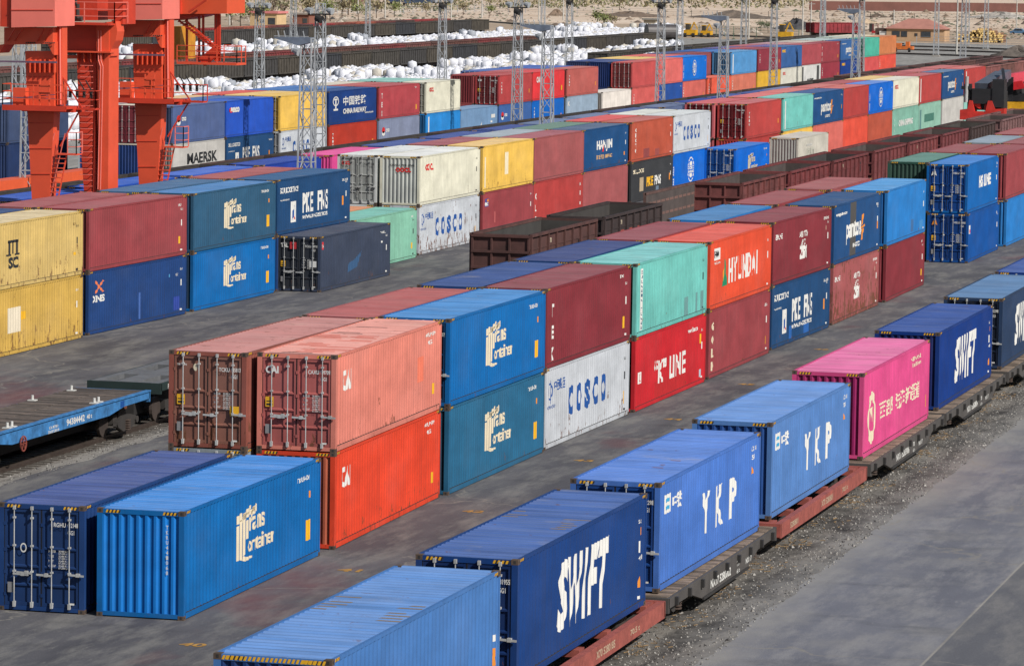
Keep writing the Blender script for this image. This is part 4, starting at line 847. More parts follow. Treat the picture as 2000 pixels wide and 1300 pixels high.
def flat_wagon(y0, ln, x, ztop, kind, label, number, marks2=None, width=3.3, group='flat wagons of the train in front'):
    t = thing('flat_wagon', label, 'railway wagon', (x, y0, 0), 0, group)
    hw = width/2
    C = {'red': plain('red_wagon_paint', (164, 84, 74), .8, 0, .3, 2.5), 'black': plain('wagon_black', (84, 80, 78), .75), 'blue': plain('blue_wagon_paint', (62, 132, 196), .7, 0, .4, 2.5), 'green': plain('green_wagon_paint', (32, 52, 50), .7)}[kind]
    if kind in ('black', 'blue'):
        m = MB(); y = .05; rnd = random.Random(int(y0*10)+5)
        while y < ln-.2:
            m.box((-hw+.08, y, ztop-.07+rnd.uniform(-.012, .006)), (-.02, y+.2, ztop+rnd.uniform(-.01, .008)), rnd.randrange(3)); m.box((.02, y, ztop-.07), (hw-.08, y+.2, ztop+rnd.uniform(-.01, .008)), rnd.randrange(3)); y += .215
        w1 = (140, 122, 106) if kind == 'black' else (104, 92, 84)
        m.build('deck', [plain('deck_plank', w1, .9, 0, .35, 3), plain('deck_plank', tuple(int(v*.78) for v in w1), .9, 0, .35, 3), plain('deck_plank', tuple(int(v*1.12) for v in w1), .9, 0, .35, 3)], t)
    else:
        m = MB()
        for a, b in ((0, .9), (3.0, 3.4), (5.8, 6.3), (8.6, 9.0), (ln-.9, ln)): m.box((-hw+.3, a, ztop-.22), (hw-.3, b, ztop-.04))
        m.box((-.3, 0, ztop-.3), (.3, ln, ztop-.045))
        if kind == 'green':
            m = MB()
            for a, b in ((0, .4), (2.7, 4.3), (6.3, 7.6), (9.6, 10.6), (ln-.4, ln)): m.box((-hw+.25, a, ztop-.2), (hw-.25, b, ztop-.02))
            m.box((-.42, 0, ztop-.3), (.42, ln, ztop-.025)); m.box((-hw+.12, 0, ztop-.2), (-hw+.42, ln, ztop-.015)); m.box((hw-.42, 0, ztop-.2), (hw-.12, ln, ztop-.015))
        m.build('cross_beams', plain('worn_deck_steel', (112, 114, 118), .7) if kind == 'green' else C, t)
    for sx in (-1, 1):
        zb = .38 if kind == 'black' else (ztop-.5)
        a = ztop-.3; xs = sorted((sx*hw, sx*(hw-.12)))
        pts = [(0, ztop-.03), (ln, ztop-.03), (ln, a), (ln-2.6, a-.02), (ln-4.1, zb), (4.1, zb), (2.6, a-.02), (0, a)]
        m = MB(); m.prism(pts, xs[0], xs[1], 0)
        if kind == 'red': m = MB(); xs = sorted((sx*hw, sx*(hw-.2))); m.box((xs[0], 0, ztop-.46), (xs[1], ln, ztop-.03))
        xs = sorted((sx*(hw+.05), sx*(hw-.14))); m.box((xs[0], 0, ztop-.035), (xs[1], ln, ztop+.015)) if kind == 'blue' and sx > 0 else None
        m.build('side_beam', C, t)
        if kind == 'black':
            m = MB()
            for k in range(9):
                yy = .7+k*(ln-1.4)/8; xs = sorted((sx*(hw+.09), sx*hw)); m.box((xs[0], yy-.07, ztop-.3), (xs[1], yy+.07, ztop-.08))
            xs = sorted((sx*(hw+.05), sx*(hw+.002))); m.box((xs[0], 4.0, zb-.02), (xs[1], ln-4.0, zb+.05))
            m.build('stake_pockets', M_BLACK, t)
    for ye in (0, ln): m = MB(); m.box((-hw, ye-.06, ztop-.42), (hw, ye+.06, ztop-.02)); m.build('end_beam', C, t)
    m = MB(); m.box((-.35, .06, .5), (.35, ln-.06, ztop-.32)); m.build('centre_sill', M_BLACK, t)
    for s in (0, 1):
        m = MB(); yy = -.35 if s == 0 else ln+.05; m.box((-.12, yy, .75), (.12, yy+.32, 1.0)); m.build('coupler', M_RUST, t)
    bogie_parts(t, 2.1); bogie_parts(t, ln-2.1)
    m = Marks('side', False)
    off = hw-SX
    def T(st, a, b, h, col, wd): m.text(st, a, b, h, col, wd, .03)
    if kind == 'black': T(number, 5.0, ztop-.52, .24, M_WHITE, 2.6); T('70', 8.4, ztop-.4, .16, M_WHITE, .3); T('61 t', 8.4, ztop-.6, .13, M_WHITE, .4); T('NX 17', 9.6, ztop-.5, .16, M_WHITE, .8)
    if kind == 'red': FC = flat((206, 176, 150), 'faded_marking'); T(number, 6.3, ztop-.34, .2, FC, 1.9); T('70.5 t', 9.8, ztop-.32, .15, FC, 1.0); T(number[-7:], 1.4, ztop-.34, .18, FC, 1.2)
    if kind == 'blue': T(number, ln-8.2, ztop-.42, .24, M_WHITE, 1.7); T('40 t', ln-6.3, ztop-.38, .16, M_WHITE, .5); T('23.07.2019', ln-9.9, ztop-.5, .1, M_WHITE, 1.0); T('13-9751', ln-9.8, ztop-.36, .1, M_WHITE, .8); m.rect(ln-3.0, ztop-.33, ln-2.6, ztop-.1, C_COS)
    if kind == 'green': T(number, .7, ztop-.28, .18, M_WHITE, 1.1)
    for (kk, _), (mb, mats) in m.grp.items():
        mb.v = [(v[0]+off, v[1], v[2]) for v in mb.v]; mb.build(kk, mats, t)
    return t
TZ = 1.054; xr = 12.44
GRP = 'containers riding on the train in front'
TRAIN = [(-38.76, .03, (76, 128, 196), 'W', 'PLAINB', 'light blue container on the nearest wagon, cut by the bottom edge', (100, 148, 214), (26, 60, 120)),
 (-24.97, .12, SWB, 'D', 'SWIFT', 'dark blue container with slanted white word on the nearest red wagon', (74, 108, 176), (20, 50, 104)),
 (-10.8, .14, YKB, 'D', 'YKP', 'sky blue container with three white capitals on the planked black wagon', (96, 140, 222), (26, 74, 150)),
 (3.71, .1, (92, 140, 208), 'W', 'YKP', 'paler blue container with three white capitals on the second red wagon', (112, 158, 226), (32, 78, 150)),
 (18.85, .08, PINK, 'W', 'PINKL', 'bright pink container riding on the train', (236, 122, 176), (160, 40, 104)),
 (34.43, .05, SWB2, 'W', 'SWIFT', 'deep blue container with slanted white word behind the pink one', (60, 92, 166), (16, 34, 96)),
 (50.44, .0, SWD, 'D', 'SWIFT', 'slate blue container with slanted cream word at the right edge', (98, 138, 184), (24, 36, 58)),
 (64.6, .0, SWB2, 'D', None, 'last blue container of the train, cut by the right edge', (70, 100, 170), None)]
for i, (y, rt, c_, fr, mk, lab, rc, dc) in enumerate(TRAIN):
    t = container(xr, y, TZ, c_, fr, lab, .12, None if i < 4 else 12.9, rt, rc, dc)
    if mk == 'PLAINB':
        m = Marks('side'); m.rect(11.35, .5, 11.42, 2.4, M_WHITE); m.rect(11.75, 1.0, 11.87, 1.2, C_ORG); m.rect(11.75, 1.35, 11.87, 1.5, M_WHITE); m.poly([(0, 0), (1, 0), (.5, 1)], 11.62, .8, .3, .3, C_ORG); m.build('x', t)
        mm = MB()
        for k in range(24):
            a = -1.05+k*.09; mm.add([(a, -.006, 2.785), (a+.05, -.006, 2.785), (a+.085, -.006, 2.87), (a+.035, -.006, 2.87)], [(0, 1, 2, 3)])
        mm.build('warning_stripe', M_YEL, t)
    elif mk: side_marks(mk, t, c_, True)
    RS = flat((150, 132, 108), 'dust_patch')
    if i == 0: scrapes(t, ((-1.15, -.6, 6.0, 7.6), (.6, 1.15, 5.0, 7.2)), RS)
    if i == 1: scrapes(t, ((-1.15, -.6, 7.0, 8.4), (.5, 1.15, 5.2, 7.0)), RS, seed=3)
    if i == 2: scrapes(t, ((.2, .5, 3.4, 3.8), (.3, .6, 4.8, 5.1)), flat((150, 100, 70), 'rust'), seed=4)
    if fr == 'D': door_marks(t, ('CRXU 830269 8', 'CRXU 881955 4', 'CRXU 902298 6', 'CRXU 110200 1')[i % 4], yellow=False)
    if mk == 'YKP' and i == 3:
        pass
WG = [(-39.6, 13.7, 'red', 'X70 5270753', 'red flat wagon under the nearest light blue container'), (-25.4, 13.6, 'red', 'X70 5280185', 'red flat wagon under the dark blue container with slanted white word'),
      (-11.3, 13.9, 'black', 'NX17 5280002', 'black flat wagon with plank deck under the sky blue container'), (3.3, 14.2, 'red', 'X70 5280801', 'red flat wagon under the paler blue container'),
      (18.2, 15.2, 'black', 'NX17 5265906', 'black flat wagon with plank deck under the pink container'), (33.9, 15.0, 'black', 'NX17 5260804', 'black flat wagon under the deep blue container behind the pink one'),
      (49.9, 14.0, 'black', 'NX17 5268807', 'black flat wagon under the slate blue container'), (64.2, 14., 'black', 'NX17 5268811', 'last black flat wagon of the train at the right edge')]
for y, ln, kd, num, lab in WG: flat_wagon(y, ln, XT, TZ-.02, kd, lab, num)
flat_wagon(10.9-3.3, 17.5-.3, XA, 1.6, 'blue', 'empty light blue flat wagon with weathered plank deck on the left track', '94384442', width=2.9, group='empty wagons on the left track')
flat_wagon(26.0, 13.8, XA, 1.75, 'green', 'empty dark green skeleton wagon behind the light blue one', 'PAO 1520', width=2.9, group='empty wagons on the left track')
# twist-lock pins and straps on the blue deck
blue = [o for o in bpy.data.objects if o.name.startswith('flat_wagon') and o.get('label', '').startswith('empty light blue')][0]
for (a, b) in ((4.4, 1.15), (4.8, 1.15), (4.4, -1.2), (4.9, -1.2), (12.4, 1.15), (12.8, 1.15), (12.4, -1.2), (15.9, -1.1)):
    m = MB(); m.box((b-.14, a-.14, 1.6), (b+.14, a+.14, 1.64)); m.tube((b, a, 1.64), (b, a, 1.8), .05, 8); m.build('lock_pin', flat((226, 226, 222), 'pin'), blue)
m = MB()
for k in range(16): a = k*math.pi/8; b = a+math.pi/8; m.bar((1.53, 4.9+.25*math.cos(a), 1.05+.25*math.sin(a)), (1.53, 4.9+.25*math.cos(b), 1.05+.25*math.sin(b)), .04)
for k in range(3): a = k*math.pi/3; m.bar((1.53, 4.9+.25*math.cos(a), 1.05+.25*math.sin(a)), (1.53, 4.9-.25*math.cos(a), 1.05-.25*math.sin(a)), .025)
m.build('brake_wheel', plain('brake_wheel_red', (150, 72, 60), .8), blue)

def gondola_meshes(h0, h1, ln, ribs, nm):
    G = {}; hw = 1.5
    for key, sx in (('side_l', -1), ('side_r', 1)):
        m = MB(); a, b = sorted((sx*hw, sx*(hw-.05))); m.box((a, 0, h0), (b, ln, h1))
        for k in range(ribs+1):
            yy = k*(ln-.14)/ribs; a, b = sorted((sx*hw, sx*(hw+.11))); m.box((a, yy, h0), (b, yy+.13, h1-.14))
        a, b = sorted((sx*(hw-.05), sx*(hw-.062))); m.box((a, .05, h0), (b, ln-.05, h1-.15), 1)
        a, b = sorted((sx*(hw-.08), sx*(hw+.13))); m.box((a, 0, h1-.14), (b, ln, h1)); m.box((a, 0, h0-.1), (b, ln, h0+.08))
        if ribs < 10:
            for zz in (.36, .68):
                a, b = sorted((sx*hw, sx*(hw+.03))); m.box((a, 0, h0+(h1-h0)*zz), (b, ln, h0+(h1-h0)*zz+.06))
        G[key] = m.mesh('side_wall')
    for key, y0 in (('end_n', 0), ('end_f', ln-.05)):
        m = MB(); m.box((-hw+.05, y0, h0), (hw-.05, y0+.05, h1-.02)); s = -1 if y0 == 0 else 1; yy = y0 if y0 == 0 else y0+.05
        ya, yb = (y0+.05, y0+.062) if y0 == 0 else (y0-.012, y0); m.box((-hw+.07, ya, h0), (hw-.07, yb, h1-.15), 1)
        for zz in (0., .3, .62, .93):
            a, b = sorted((yy, yy+s*.12)); m.box((-hw, a, h0+(h1-h0)*zz), (hw, b, h0+(h1-h0)*zz+.12))
        for xx in (-hw, -.5, .42, hw-.1):
            a, b = sorted((yy, yy+s*.09)); m.box((xx, a, h0), (xx+.1, b, h1-.1))
        G[key] = m.mesh('end_wall')
    m = MB(); m.box((-hw, 0, h0-.12), (hw, ln, h0)); m.box((-.3, .1, .6), (.3, ln-.1, h0-.12)); G['floor'] = m.mesh('floor')
    m = MB()
    for yy in (2.0, ln-2.0):
        for sx in (-1, 1):
            m.box((sx*.98-.06, yy-1.1, .45), (sx*.98+.06, yy+1.1, .85))
            for q in (-.92, .92): m.tube((sx*.7, yy+q, .65), (sx*.84, yy+q, .65), .45, 14)
    G['bogie'] = m.mesh('bogies')
    for me in G.values(): me.use_fake_user = True
    return G
GA = gondola_meshes(1.35, 3.85, 13.3, 8, 'a'); GB = gondola_meshes(1.3, 3.2, 13.4, 12, 'b'); GC = gondola_meshes(1.25, 3.4, 13.4, 12, 'c')
def gondola(G, x, y, c_, label, group, inner=None, skip=(), rz=0., marks=None, cat='railway wagon', zs=1.):
    t = thing('open_wagon', label, cat, (x, y, 0), rz, group); t.scale = (1, 1, zs)
    mt = plain('wagon_paint', c_, .8, 0., .38, 1.1); mf = plain('wagon_inside', inner or (84, 74, 72), .9, 0., .3, .8)
    for k, me in G.items():
        if k in skip: continue
        link({'side_l': 'side_wall', 'side_r': 'side_wall', 'end_n': 'end_wall', 'end_f': 'end_wall', 'floor': 'floor', 'bogie': 'bogies'}[k], me, {'floor': mf, 'bogie': M_DARK}.get(k, [mt, mf]), t)
    if marks:
        m = Marks('side', False)
        for a, b, w_, h_, cc in marks: m.rect(a, b, a+w_, b+h_, cc)
        m.text('6032 1187', 2.0, 1.9, .35, M_CREAM, 1.2, .03); m.text('70', 3.9, 3.2, .25, M_CREAM, .3, .03)
        for (kk, _), (mb, mats) in m.grp.items():
            mb.v = [(v[0]+1.5-SX, v[1], v[2]) for v in mb.v]; mb.build(kk, mats, t)
    return t
MRW = (118, 52, 54); DBR = (92, 58, 54)
orp = flat((170, 76, 66), 'repaint'); gap_ = flat((20, 16, 16), 'opening')
GG = 'open wagons on the track between the double rows'
gd = [(78.9, DBR, (66, 64, 62), (), 'dark rusty open wagon, nearest of the track between the double rows'), (93.9, (62, 48, 48), (66, 62, 60), (), 'sooty black open wagon behind the dark rusty one with red repaint squares'),
      (116.0, (104, 76, 70), None, ('side_r', 'end_n'), 'brown wagon wall with pale square patch standing beyond the plain light blue topped container'), (129.0, (118, 62, 60), None, (), 'brown open wagon with grey inner wall behind the one with the pale square'),
      (144.0, (126, 56, 58), None, (), 'red brown open wagon, fourth before the green container'), (158.8, MRW, (64, 62, 62), (), 'maroon open wagon with dark empty inside, left of the dark green container'),
      (174.7, (122, 56, 58), None, (), 'maroon open wagon, second beyond the dark green container'), (189.7, (126, 58, 60), (60, 58, 58), (), 'maroon open wagon, third beyond the dark green container'),
      (205.4, (120, 54, 58), None, (), 'maroon open wagon, last before the one near the lifting machine'), (220.5, (70, 52, 50), (72, 68, 64), (), 'dark open wagon with pinkish panels before the red lifting machine'),
      (237.9, (128, 92, 92), None, (), 'grey brown open wagon right of the red lifting machine'), (252.4, (128, 88, 88), None, (), 'last grey brown open wagon at the right edge')]
for i, (y, c_, inn, skip, lab) in enumerate(gd):
    mk = None
    if i == 0: mk = [(.7, 1.75, 1.0, .9, orp), (5.2, 1.6, .9, .9, orp), (9.6, 2.0, .7, 1.0, gap_)]
    if i == 1: mk = [(.6, 1.6, 1.2, 1.0, orp), (3.9, 1.9, .8, 1., orp), (5.9, 1.9, 1.0, 1., orp), (7.8, 1.9, .9, 1., orp), (9.9, 2.2, .8, .9, gap_)]
    if i in (5, 7): mk = [(10.3, 2.6, .6, .7, gap_)]
    t = gondola(GA, -16.75, y, c_, lab, GG, inn, skip, marks=mk)
    if i == 2:
        m = MB(); m.box((-1.45, 2.2, 2.6), (-1.44, 3.4, 3.3)); m.build('pale_patch', flat((150, 150, 148), 'patch'), t)
        for k in range(3):
            m = MB()
            for q in range(11): m.box((-1.45, .5+q*1.15, 1.6+k*.75), (-1.43, 1.4+q*1.15, 1.75+k*.75))
            m.build('wall_board', plain('wall_board', (128, 96, 88), .85), t)
def train(G, x, y0, n, cols, what, where, group, step=14.0, rz=0., inner=None, zs=1.):
    for k in range(n):
        gondola(G, x-(math.sin(rz)*step*k), y0+step*k*math.cos(rz), cols[k % len(cols)], what+', '+ORD[k]+' in the '+where, group, inner, rz=rz, zs=zs)
train(GB, -57.6, 111, 20, [(70, 62, 58), (66, 58, 56), (62, 56, 54), (84, 62, 58)], 'dark open wagon', 'line before the far row', 'dark open wagons before the far row', inner=(64, 60, 58), zs=.84)
train(GB, -57.6, 391, 9, [(118, 84, 80), (92, 66, 66), (104, 70, 72)], 'brown ribbed open wagon', 'line before the far row', 'brown open wagons before the far row', inner=(60, 54, 52), zs=.9)
train(GB, -48.4, 312, 13, [(150, 98, 96), (132, 92, 86), (156, 104, 100)], 'rose brown ribbed open wagon', 'line behind the train of blue containers', 'rose brown open wagons behind the blue containers', inner=(60, 50, 50))
KB = [(74, 70, 66), (68, 66, 66), (80, 74, 66), (58, 60, 66), (78, 72, 64)]
train(GC, -137.6, 300, 23, KB, 'black open wagon', 'first black line behind the bags', 'black open wagons of the line behind the bags')
train(GC, -107.5, 460, 12, KB, 'black open wagon', 'short black line beside the bags', 'black open wagons of the short line')
train(GB, -150.0, 330, 18, [(126, 78, 74), (104, 70, 64), (112, 72, 66), (134, 60, 62)], 'rusty brown open wagon', 'brown line behind the first black line', 'rusty brown open wagons')
train(GC, -201.8, 480, 18, KB, 'black open wagon', 'second black line behind the bags', 'black open wagons of the farther line')
train(GB, -214.0, 520, 16, [(150, 84, 74), (188, 104, 84), (134, 76, 74), (92, 72, 72), (176, 70, 74)], 'red brown open wagon', 'brown line behind the second black line', 'red brown open wagons far behind')
# blue-topped train left of the left double row
GRP = 'containers riding on the train behind the left double row'
TB = [(47.0, (40, 66, 128), 'navy'), (61.1, (40, 66, 128), 'navy'), (75.2, (34, 62, 130), 'navy'), (89.3, (40, 84, 190), 'blue'), (103.4, (44, 92, 200), 'bright blue'), (117.5, (70, 110, 214), 'cornflower blue'), (131.2, (40, 72, 172), 'royal blue'), (145.6, (238, 84, 160), 'pink'),
      (159.7, (66, 88, 160), 'indigo'), (173.9, (60, 84, 160), 'indigo'), (188.0, (58, 80, 156), 'indigo'), (202.1, (104, 124, 166), 'grey blue'), (216.2, (110, 126, 166), 'grey blue'), (230.3, (72, 92, 150), 'slate'), (244.4, (104, 120, 160), 'slate'),
      (258.5, (40, 66, 160), 'deep blue'), (272.6, (64, 84, 160), 'indigo'), (286.7, (64, 84, 150), 'slate'), (298.8, (110, 124, 170), 'grey blue')]
for i, (y, c_, nm) in enumerate(TB):
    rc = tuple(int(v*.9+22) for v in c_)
    t = container(-47.15, y, TZ, c_, 'W', nm+' container on the train behind the left row, '+ORD[i]+' from near end', .1, None if i < 8 else 12.6, 0, rc, None, detail=0)
    if i == 15: m = Marks('side', False); m.text('MSC', .8, 2.1, .4, M_YEL, 1.6, .07); m.text('xt', 8.5, .9, .9, M_WHITE, 1.2, .05); m.build('x', t)
GWg = 'flat wagons behind the left double row'
base_w = None
for i, (y, c_, nm) in enumerate(TB):
    t = thing('flat_wagon', 'flat wagon under the '+ORD[i]+' container of the train behind the left row', 'railway wagon', (XB, y-.5, 0), 0, GWg)
    if base_w is None:
        m = MB(); m.box((-1.5, 0, .8), (1.5, 13.4, 1.02)); dk_ = m.mesh('deck'); m = MB(); m.box((-1.5, 0, .5), (-1.4, 13.4, .8)); m.box((1.4, 0, .5), (1.5, 13.4, .8)); sb_ = m.mesh('side_beams'); dk_.use_fake_user = sb_.use_fake_user = True; base_w = 1
    link('deck', dk_, M_WOOD, t); link('side_beams', sb_, M_DARK, t); link('bogies', GB['bogie'], M_DARK, t)

# ------------------------------------------------------------------ gantry crane
CR1 = plain('crane_paint', (248, 94, 60), .5, 0., .1, .7, 1.0); CR2 = plain('crane_pale_tone', (250, 130, 116), .55, 0., .07, .7, 1.1); CR3 = plain('crane_dark_tone', (222, 66, 40), .55, 0., .14, 1.2)  # pale and dark tones also paint in lit and shaded faces
CRY = plain('crane_yellow', (222, 150, 40), .6)
crane = thing('gantry_crane', 'tall red orange gantry crane with ladders and railed platforms behind the left row', 'crane', (-38, 77, 0))
def CB(name, mb, mat, par=None):
    par = par or crane; off = Vector(crane.location)
    mb.v = [tuple(Vector(v)-off) for v in mb.v]
    return mb.build(name, mat, par)
def pxp(px, y, dz=0.):   # outline in the plane y -> list of (x, z)
    return [((lambda p: (p.x, p.z+dz))(at(u, v, y=y))) for u, v in px]
def slab(mb, px, y, th, mi=0): mb.prism(pxp(px, y), y, y+th, 1, mi)
def rail(mb, pts, z0, h=1.05, n=None, r=.022, mids=2):
    """railing through a list of (x,y)"""
    for (xa, ya), (xb, yb) in zip(pts[:-1], pts[1:]):
        ln = math.hypot(xb-xa, yb-ya); k = max(1, int(ln/1.1))
        for i in range(k+1):
            q = i/k; x, y = xa+(xb-xa)*q, ya+(yb-ya)*q; mb.bar((x, y, z0), (x, y, z0+h), r*2)
        for j in range(1, mids+2): mb.bar((xa, ya, z0+h*j/(mids+1)), (xb, yb, z0+h*j/(mids+1)), r*1.8)
def unit(du, dv, y, k):
    U = lambda pts: [(u+du, v+dv) for u, v in pts]
    m = MB()     # lower leg, tapering to the rail
    p = pxp(U([(53, 213), (106, 213), (97, 386), (62, 387)]), y)
    zt = p[0][1]; xl = p[3][0]; xr_ = p[2][0]; c_ = (xl+xr_)/2
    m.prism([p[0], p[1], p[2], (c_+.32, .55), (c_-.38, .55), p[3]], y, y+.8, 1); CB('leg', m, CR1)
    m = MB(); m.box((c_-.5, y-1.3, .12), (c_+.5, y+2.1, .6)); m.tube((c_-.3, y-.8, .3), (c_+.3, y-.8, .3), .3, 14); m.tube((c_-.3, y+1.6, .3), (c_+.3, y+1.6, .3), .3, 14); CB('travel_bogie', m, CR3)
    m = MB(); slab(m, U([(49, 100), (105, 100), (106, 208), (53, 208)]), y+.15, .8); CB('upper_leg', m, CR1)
    m = MB(); slab(m, U([(8, 54), (103, 54), (103, 84), (96, 86), (8, 88)]), y-.25, 1.5)
    slab(m, U([(92, 84), (106, 82), (106, 108), (103, 106)]), y-.2, 1.3); slab(m, U([(-2, 88), (10, 86), (-2, 104)]), y-.2, 1.3)
    CB('portal_beam', m, CR1)
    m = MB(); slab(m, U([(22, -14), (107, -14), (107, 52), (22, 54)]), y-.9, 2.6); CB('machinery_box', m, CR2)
    m = MB(); slab(m, U([(0, -14), (22, -14), (22, 54), (0, 52)]), y-.75, 2.2); CB('box_side', m, CR3)  # darker than the box front: its shaded side set in colour
    m = MB()
    for a, b in (((30, 55), (15, 80)), ((45, 55), (29, 80)), ((87, 56), (74, 80)), ((101, 56), (88, 80))):
        pa = at(a[0]+du, a[1]+dv, y=y-.8); pb = at(b[0]+du, b[1]+dv, y=y-.3); m.bar(pa, pb, .05)
    CB('brace', m, CR3)
    m = MB(); slab(m, U([(111, 46), (121, 46), (121, 205), (111, 205)]), y+.3, .7); CB('column', m, CR1)
    m = MB(); pa = at(117+du, 48+dv, y=y+.28); m.tube(pa, at(118+du, 204+dv, y=y+.28), .05, 6); CB('conduit', m, CR2)
    # walkway
    a = at(6+du, 206+dv, y=y-.9); b = at(130+du, 206+dv, y=y-.9); z0 = a.z
    m = MB(); m.box((a.x, y-1.0, z0-.12), (b.x, y-.02, z0)); m.box((a.x, y-1.02, z0-.22), (b.x, y-.94, z0+.04)); m.box((a.x+.6, y-.02, z0-.3), (b.x, y+1.6, z0-.02)); w_ = CB('walkway', m, CR3)
    m = MB(); rail(m, [(a.x, y+.1), (a.x, y-.96), (b.x-.1, y-.96)], z0); x1 = a.x+1.9; m.bar((x1, y-.9, z0), (x1, y-.9, z0+1.3), .07); m.bar((x1+.5, y-.9, z0), (x1+.5, y-.9, z0+1.3), .07); m.box((x1, y-.93, z0+.6), (x1+.5, y-.88, z0+1.)); m.box((a.x+.3, y-.4, z0), (a.x+.95, y+.05, z0+.85)); CB('railing', m, CR1)
    # cable line
    m = MB(); pa = at(-12+du, 120+dv, y=y-.5); pb = at(111+du, 122+dv, y=y-.5); m.bar(pa, pb, .09); m.bar(pa+Vector((0, -.2, -1.9)), pb+Vector((0, -.2, -1.55)), .04); m.bar(pa+Vector((0, -.2, -1.7)), pb+Vector((0, -.2, -1.75)), .03); CB('cable_line', m, plain('cable', (120, 96, 120), .6))
    m = MB()
    for i in range(6):
        q = at(58+i*9.5+du, 118+dv, y=y-.1); m.box((q.x-.02, y-.1, q.z-.6), (q.x+.02, y+.15, q.z+.05))
    CB('stiffener', m, CR1)
    # collector arm with insulators
    c = at(118+du, 210+dv, y=y+.6); d_ = at(190+du, 208+dv, y=y+.6); z1 = c.z
    m = MB(); m.box((c.x, y+.3, z1-.08), (d_.x, y+1.0, z1)); m.bar((c.x, y+.6, z1-1.9), (d_.x-.9, y+.6, z1-.1), .07); m.bar((c.x+.1, y+.4, z1+1.6), (d_.x-.7, y+.4, z1), .06); CB('collector_arm', m, CR3)
    m = MB(); rail(m, [(c.x+.35, y+.32), (d_.x, y+.32), (d_.x, y+1.0)], z1, .85, mids=1)
    CB('arm_railing', m, CR3)
    m = MB()
    for i in range(4):
        x = c.x+.55+i*.36; m.tube((x, y+.5, z1+.5), (x, y+.5, z1+.9), .08, 8); m.bar((x, y+.5, z1+.9), (x-.28, y+.5, z1+1.35), .05); m.box((x-.1, y+.4, z1+.8), (x+.1, y+.6, z1+.88))
    CB('insulators', m, M_BLACK)
    # ladder stair with guard
    f0 = at(99+du, 386+dv, y=y+.3); f1 = at(125+du, 300+dv, y=y+.3)
    m = MB()
    for off in (0, .5):
        m.bar((f0.x-.25+off, y+.2, f0.z-.9), (f1.x-.3+off, y+.2, f1.z), .06)
    for i in range(14):
        q = i/13; x = f0.x-.25+(f1.x-f0.x-.05)*q; z = f0.z-.9+(f1.z-f0.z+.9)*q; m.box((x, y+.02, z-.02), (x+.5, y+.3, z+.02))
    m.box((f1.x-.35, y, f1.z-.06), (f1.x+.75, y+.8, f1.z)); m.box((f0.x-.9, y, f0.z-.75), (f0.x+.3, y+.7, f0.z-.68))
    CB('ladder', m, CR1)
    m = MB()
    for off in (-.05, .5):
        m.bar((f0.x-.4+off, y+.05, f0.z+.1), (f1.x-.35+off, y+.05, f1.z+1.0), .035)
    rail(m, [(f1.x+.3, y+.02), (f1.x+.75, y+.02), (f1.x+.75, y+.8)], f1.z, 1.05)
    CB('ladder_guard', m, CR2)
unit(0, 0, 70, 0); unit(210, -14, 84, 1)
# middle leg with rungs
y = 77
m = MB(); p = pxp([(153, 212), (186, 212), (188, 372), (164, 374)], y); c_ = (p[2][0]+p[3][0])/2
m.prism([p[0], p[1], p[2], (c_+.25, .55), (c_-.25, .55), p[3]], y, y+.6, 1); CB('middle_leg', m, CR3)
m = MB(); p = pxp([(188, 46), (213, 46), (211, 372), (193, 374)], y-.1); m.prism([p[0], p[1], p[2], ((p[2][0]), .55), (p[3][0], .55), p[3]], y-.1, y+1.3, 1); CB('main_column', m, CR1)
m = MB(); slab(m, [(205, 44), (226, 42), (229, 62), (226, 80), (217, 96), (217, 110), (206, 118)], y-.05, 1.); CB('column_flare', m, CR1)
m = MB(); slab(m, [(118, 47), (206, 48), (206, 101), (118, 99)], y+.2, .5); slab(m, [(150, 103), (188, 103), (188, 214), (153, 214)], y+.1, .6); CB('web_plate', m, CR3)
m = MB(); slab(m, [(118, 99), (215, 101), (215, 104), (118, 102)], y-.3, .6); slab(m, [(118, 108), (150, 108), (150, 115), (118, 115)], y, .6)
for i in range(5): slab(m, [(150+i*13, 103), (151.5+i*13, 103), (151.5+i*13, 122), (150+i*13, 118)], y-.1, .25)
CB('cross_beam', m, CR1)
m = MB()
for i in range(24):
    za = at(170, 128+i*11.2, y=y).z; xa = at(166, 200, y=y).x
    m.bar((xa-.2, y-.16, za), (xa+.42, y-.16, za), .03); m.bar((xa+.42, y-.16, za), (xa+.42, y, za), .03); m.bar((xa-.2, y-.16, za), (xa-.2, y, za), .03)
CB('rungs', m, CR2)
m = MB()
for u in (192, 197):
    m.tube(at(u, 60, y=y-.2), at(u, 118, y=y-.2), .03, 6); m.tube(at(u, 118, y=y-.2), at(u+4, 130, y=y-.2), .03, 6); m.tube(at(u+4, 130, y=y-.2), at(u-1, 370, y=y-.2), .03, 6)
CB('conduit', m, CR2)
a = at(107, 44, y=y-.8); b = at(228, 45, y=y-.8); z0 = a.z
m = MB(); m.box((a.x, y-.9, z0-.1), (b.x-.4, y+1.2, z0)); CB('walkway', m, CR3)
m = MB(); rail(m, [(a.x, y-.86), (b.x-.1, y-.86), (b.x-.1, y+1)], z0, 1.05); CB('railing', m, CR2)
m = MB(); slab(m, [(112, -14), (190, -14), (190, 40), (112, 40)], y+1.1, 1.5); CB('winch_house', m, CR3)
m = MB()
for i in range(7): m.tube(at(118+i*5, -6, y=y+.9), at(119+i*5, 12, y=y+.9), .06, 8)
m.tube(at(112, 18, y=y+.8), at(142, 14, y=y+.8), .2, 10); m.tube(at(120, 36, y=y+.6), at(160, 36, y=y+.6), .16, 10); m.tube(at(152, 8, y=y+.5), at(152, 36, y=y+.5), .1, 8)
CB('winch', m, M_DARK)
m = MB(); slab(m, [(222, -14), (240, -14), (240, 48), (224, 44)], y+.6, 1.8); CB('box_side', m, CR3)
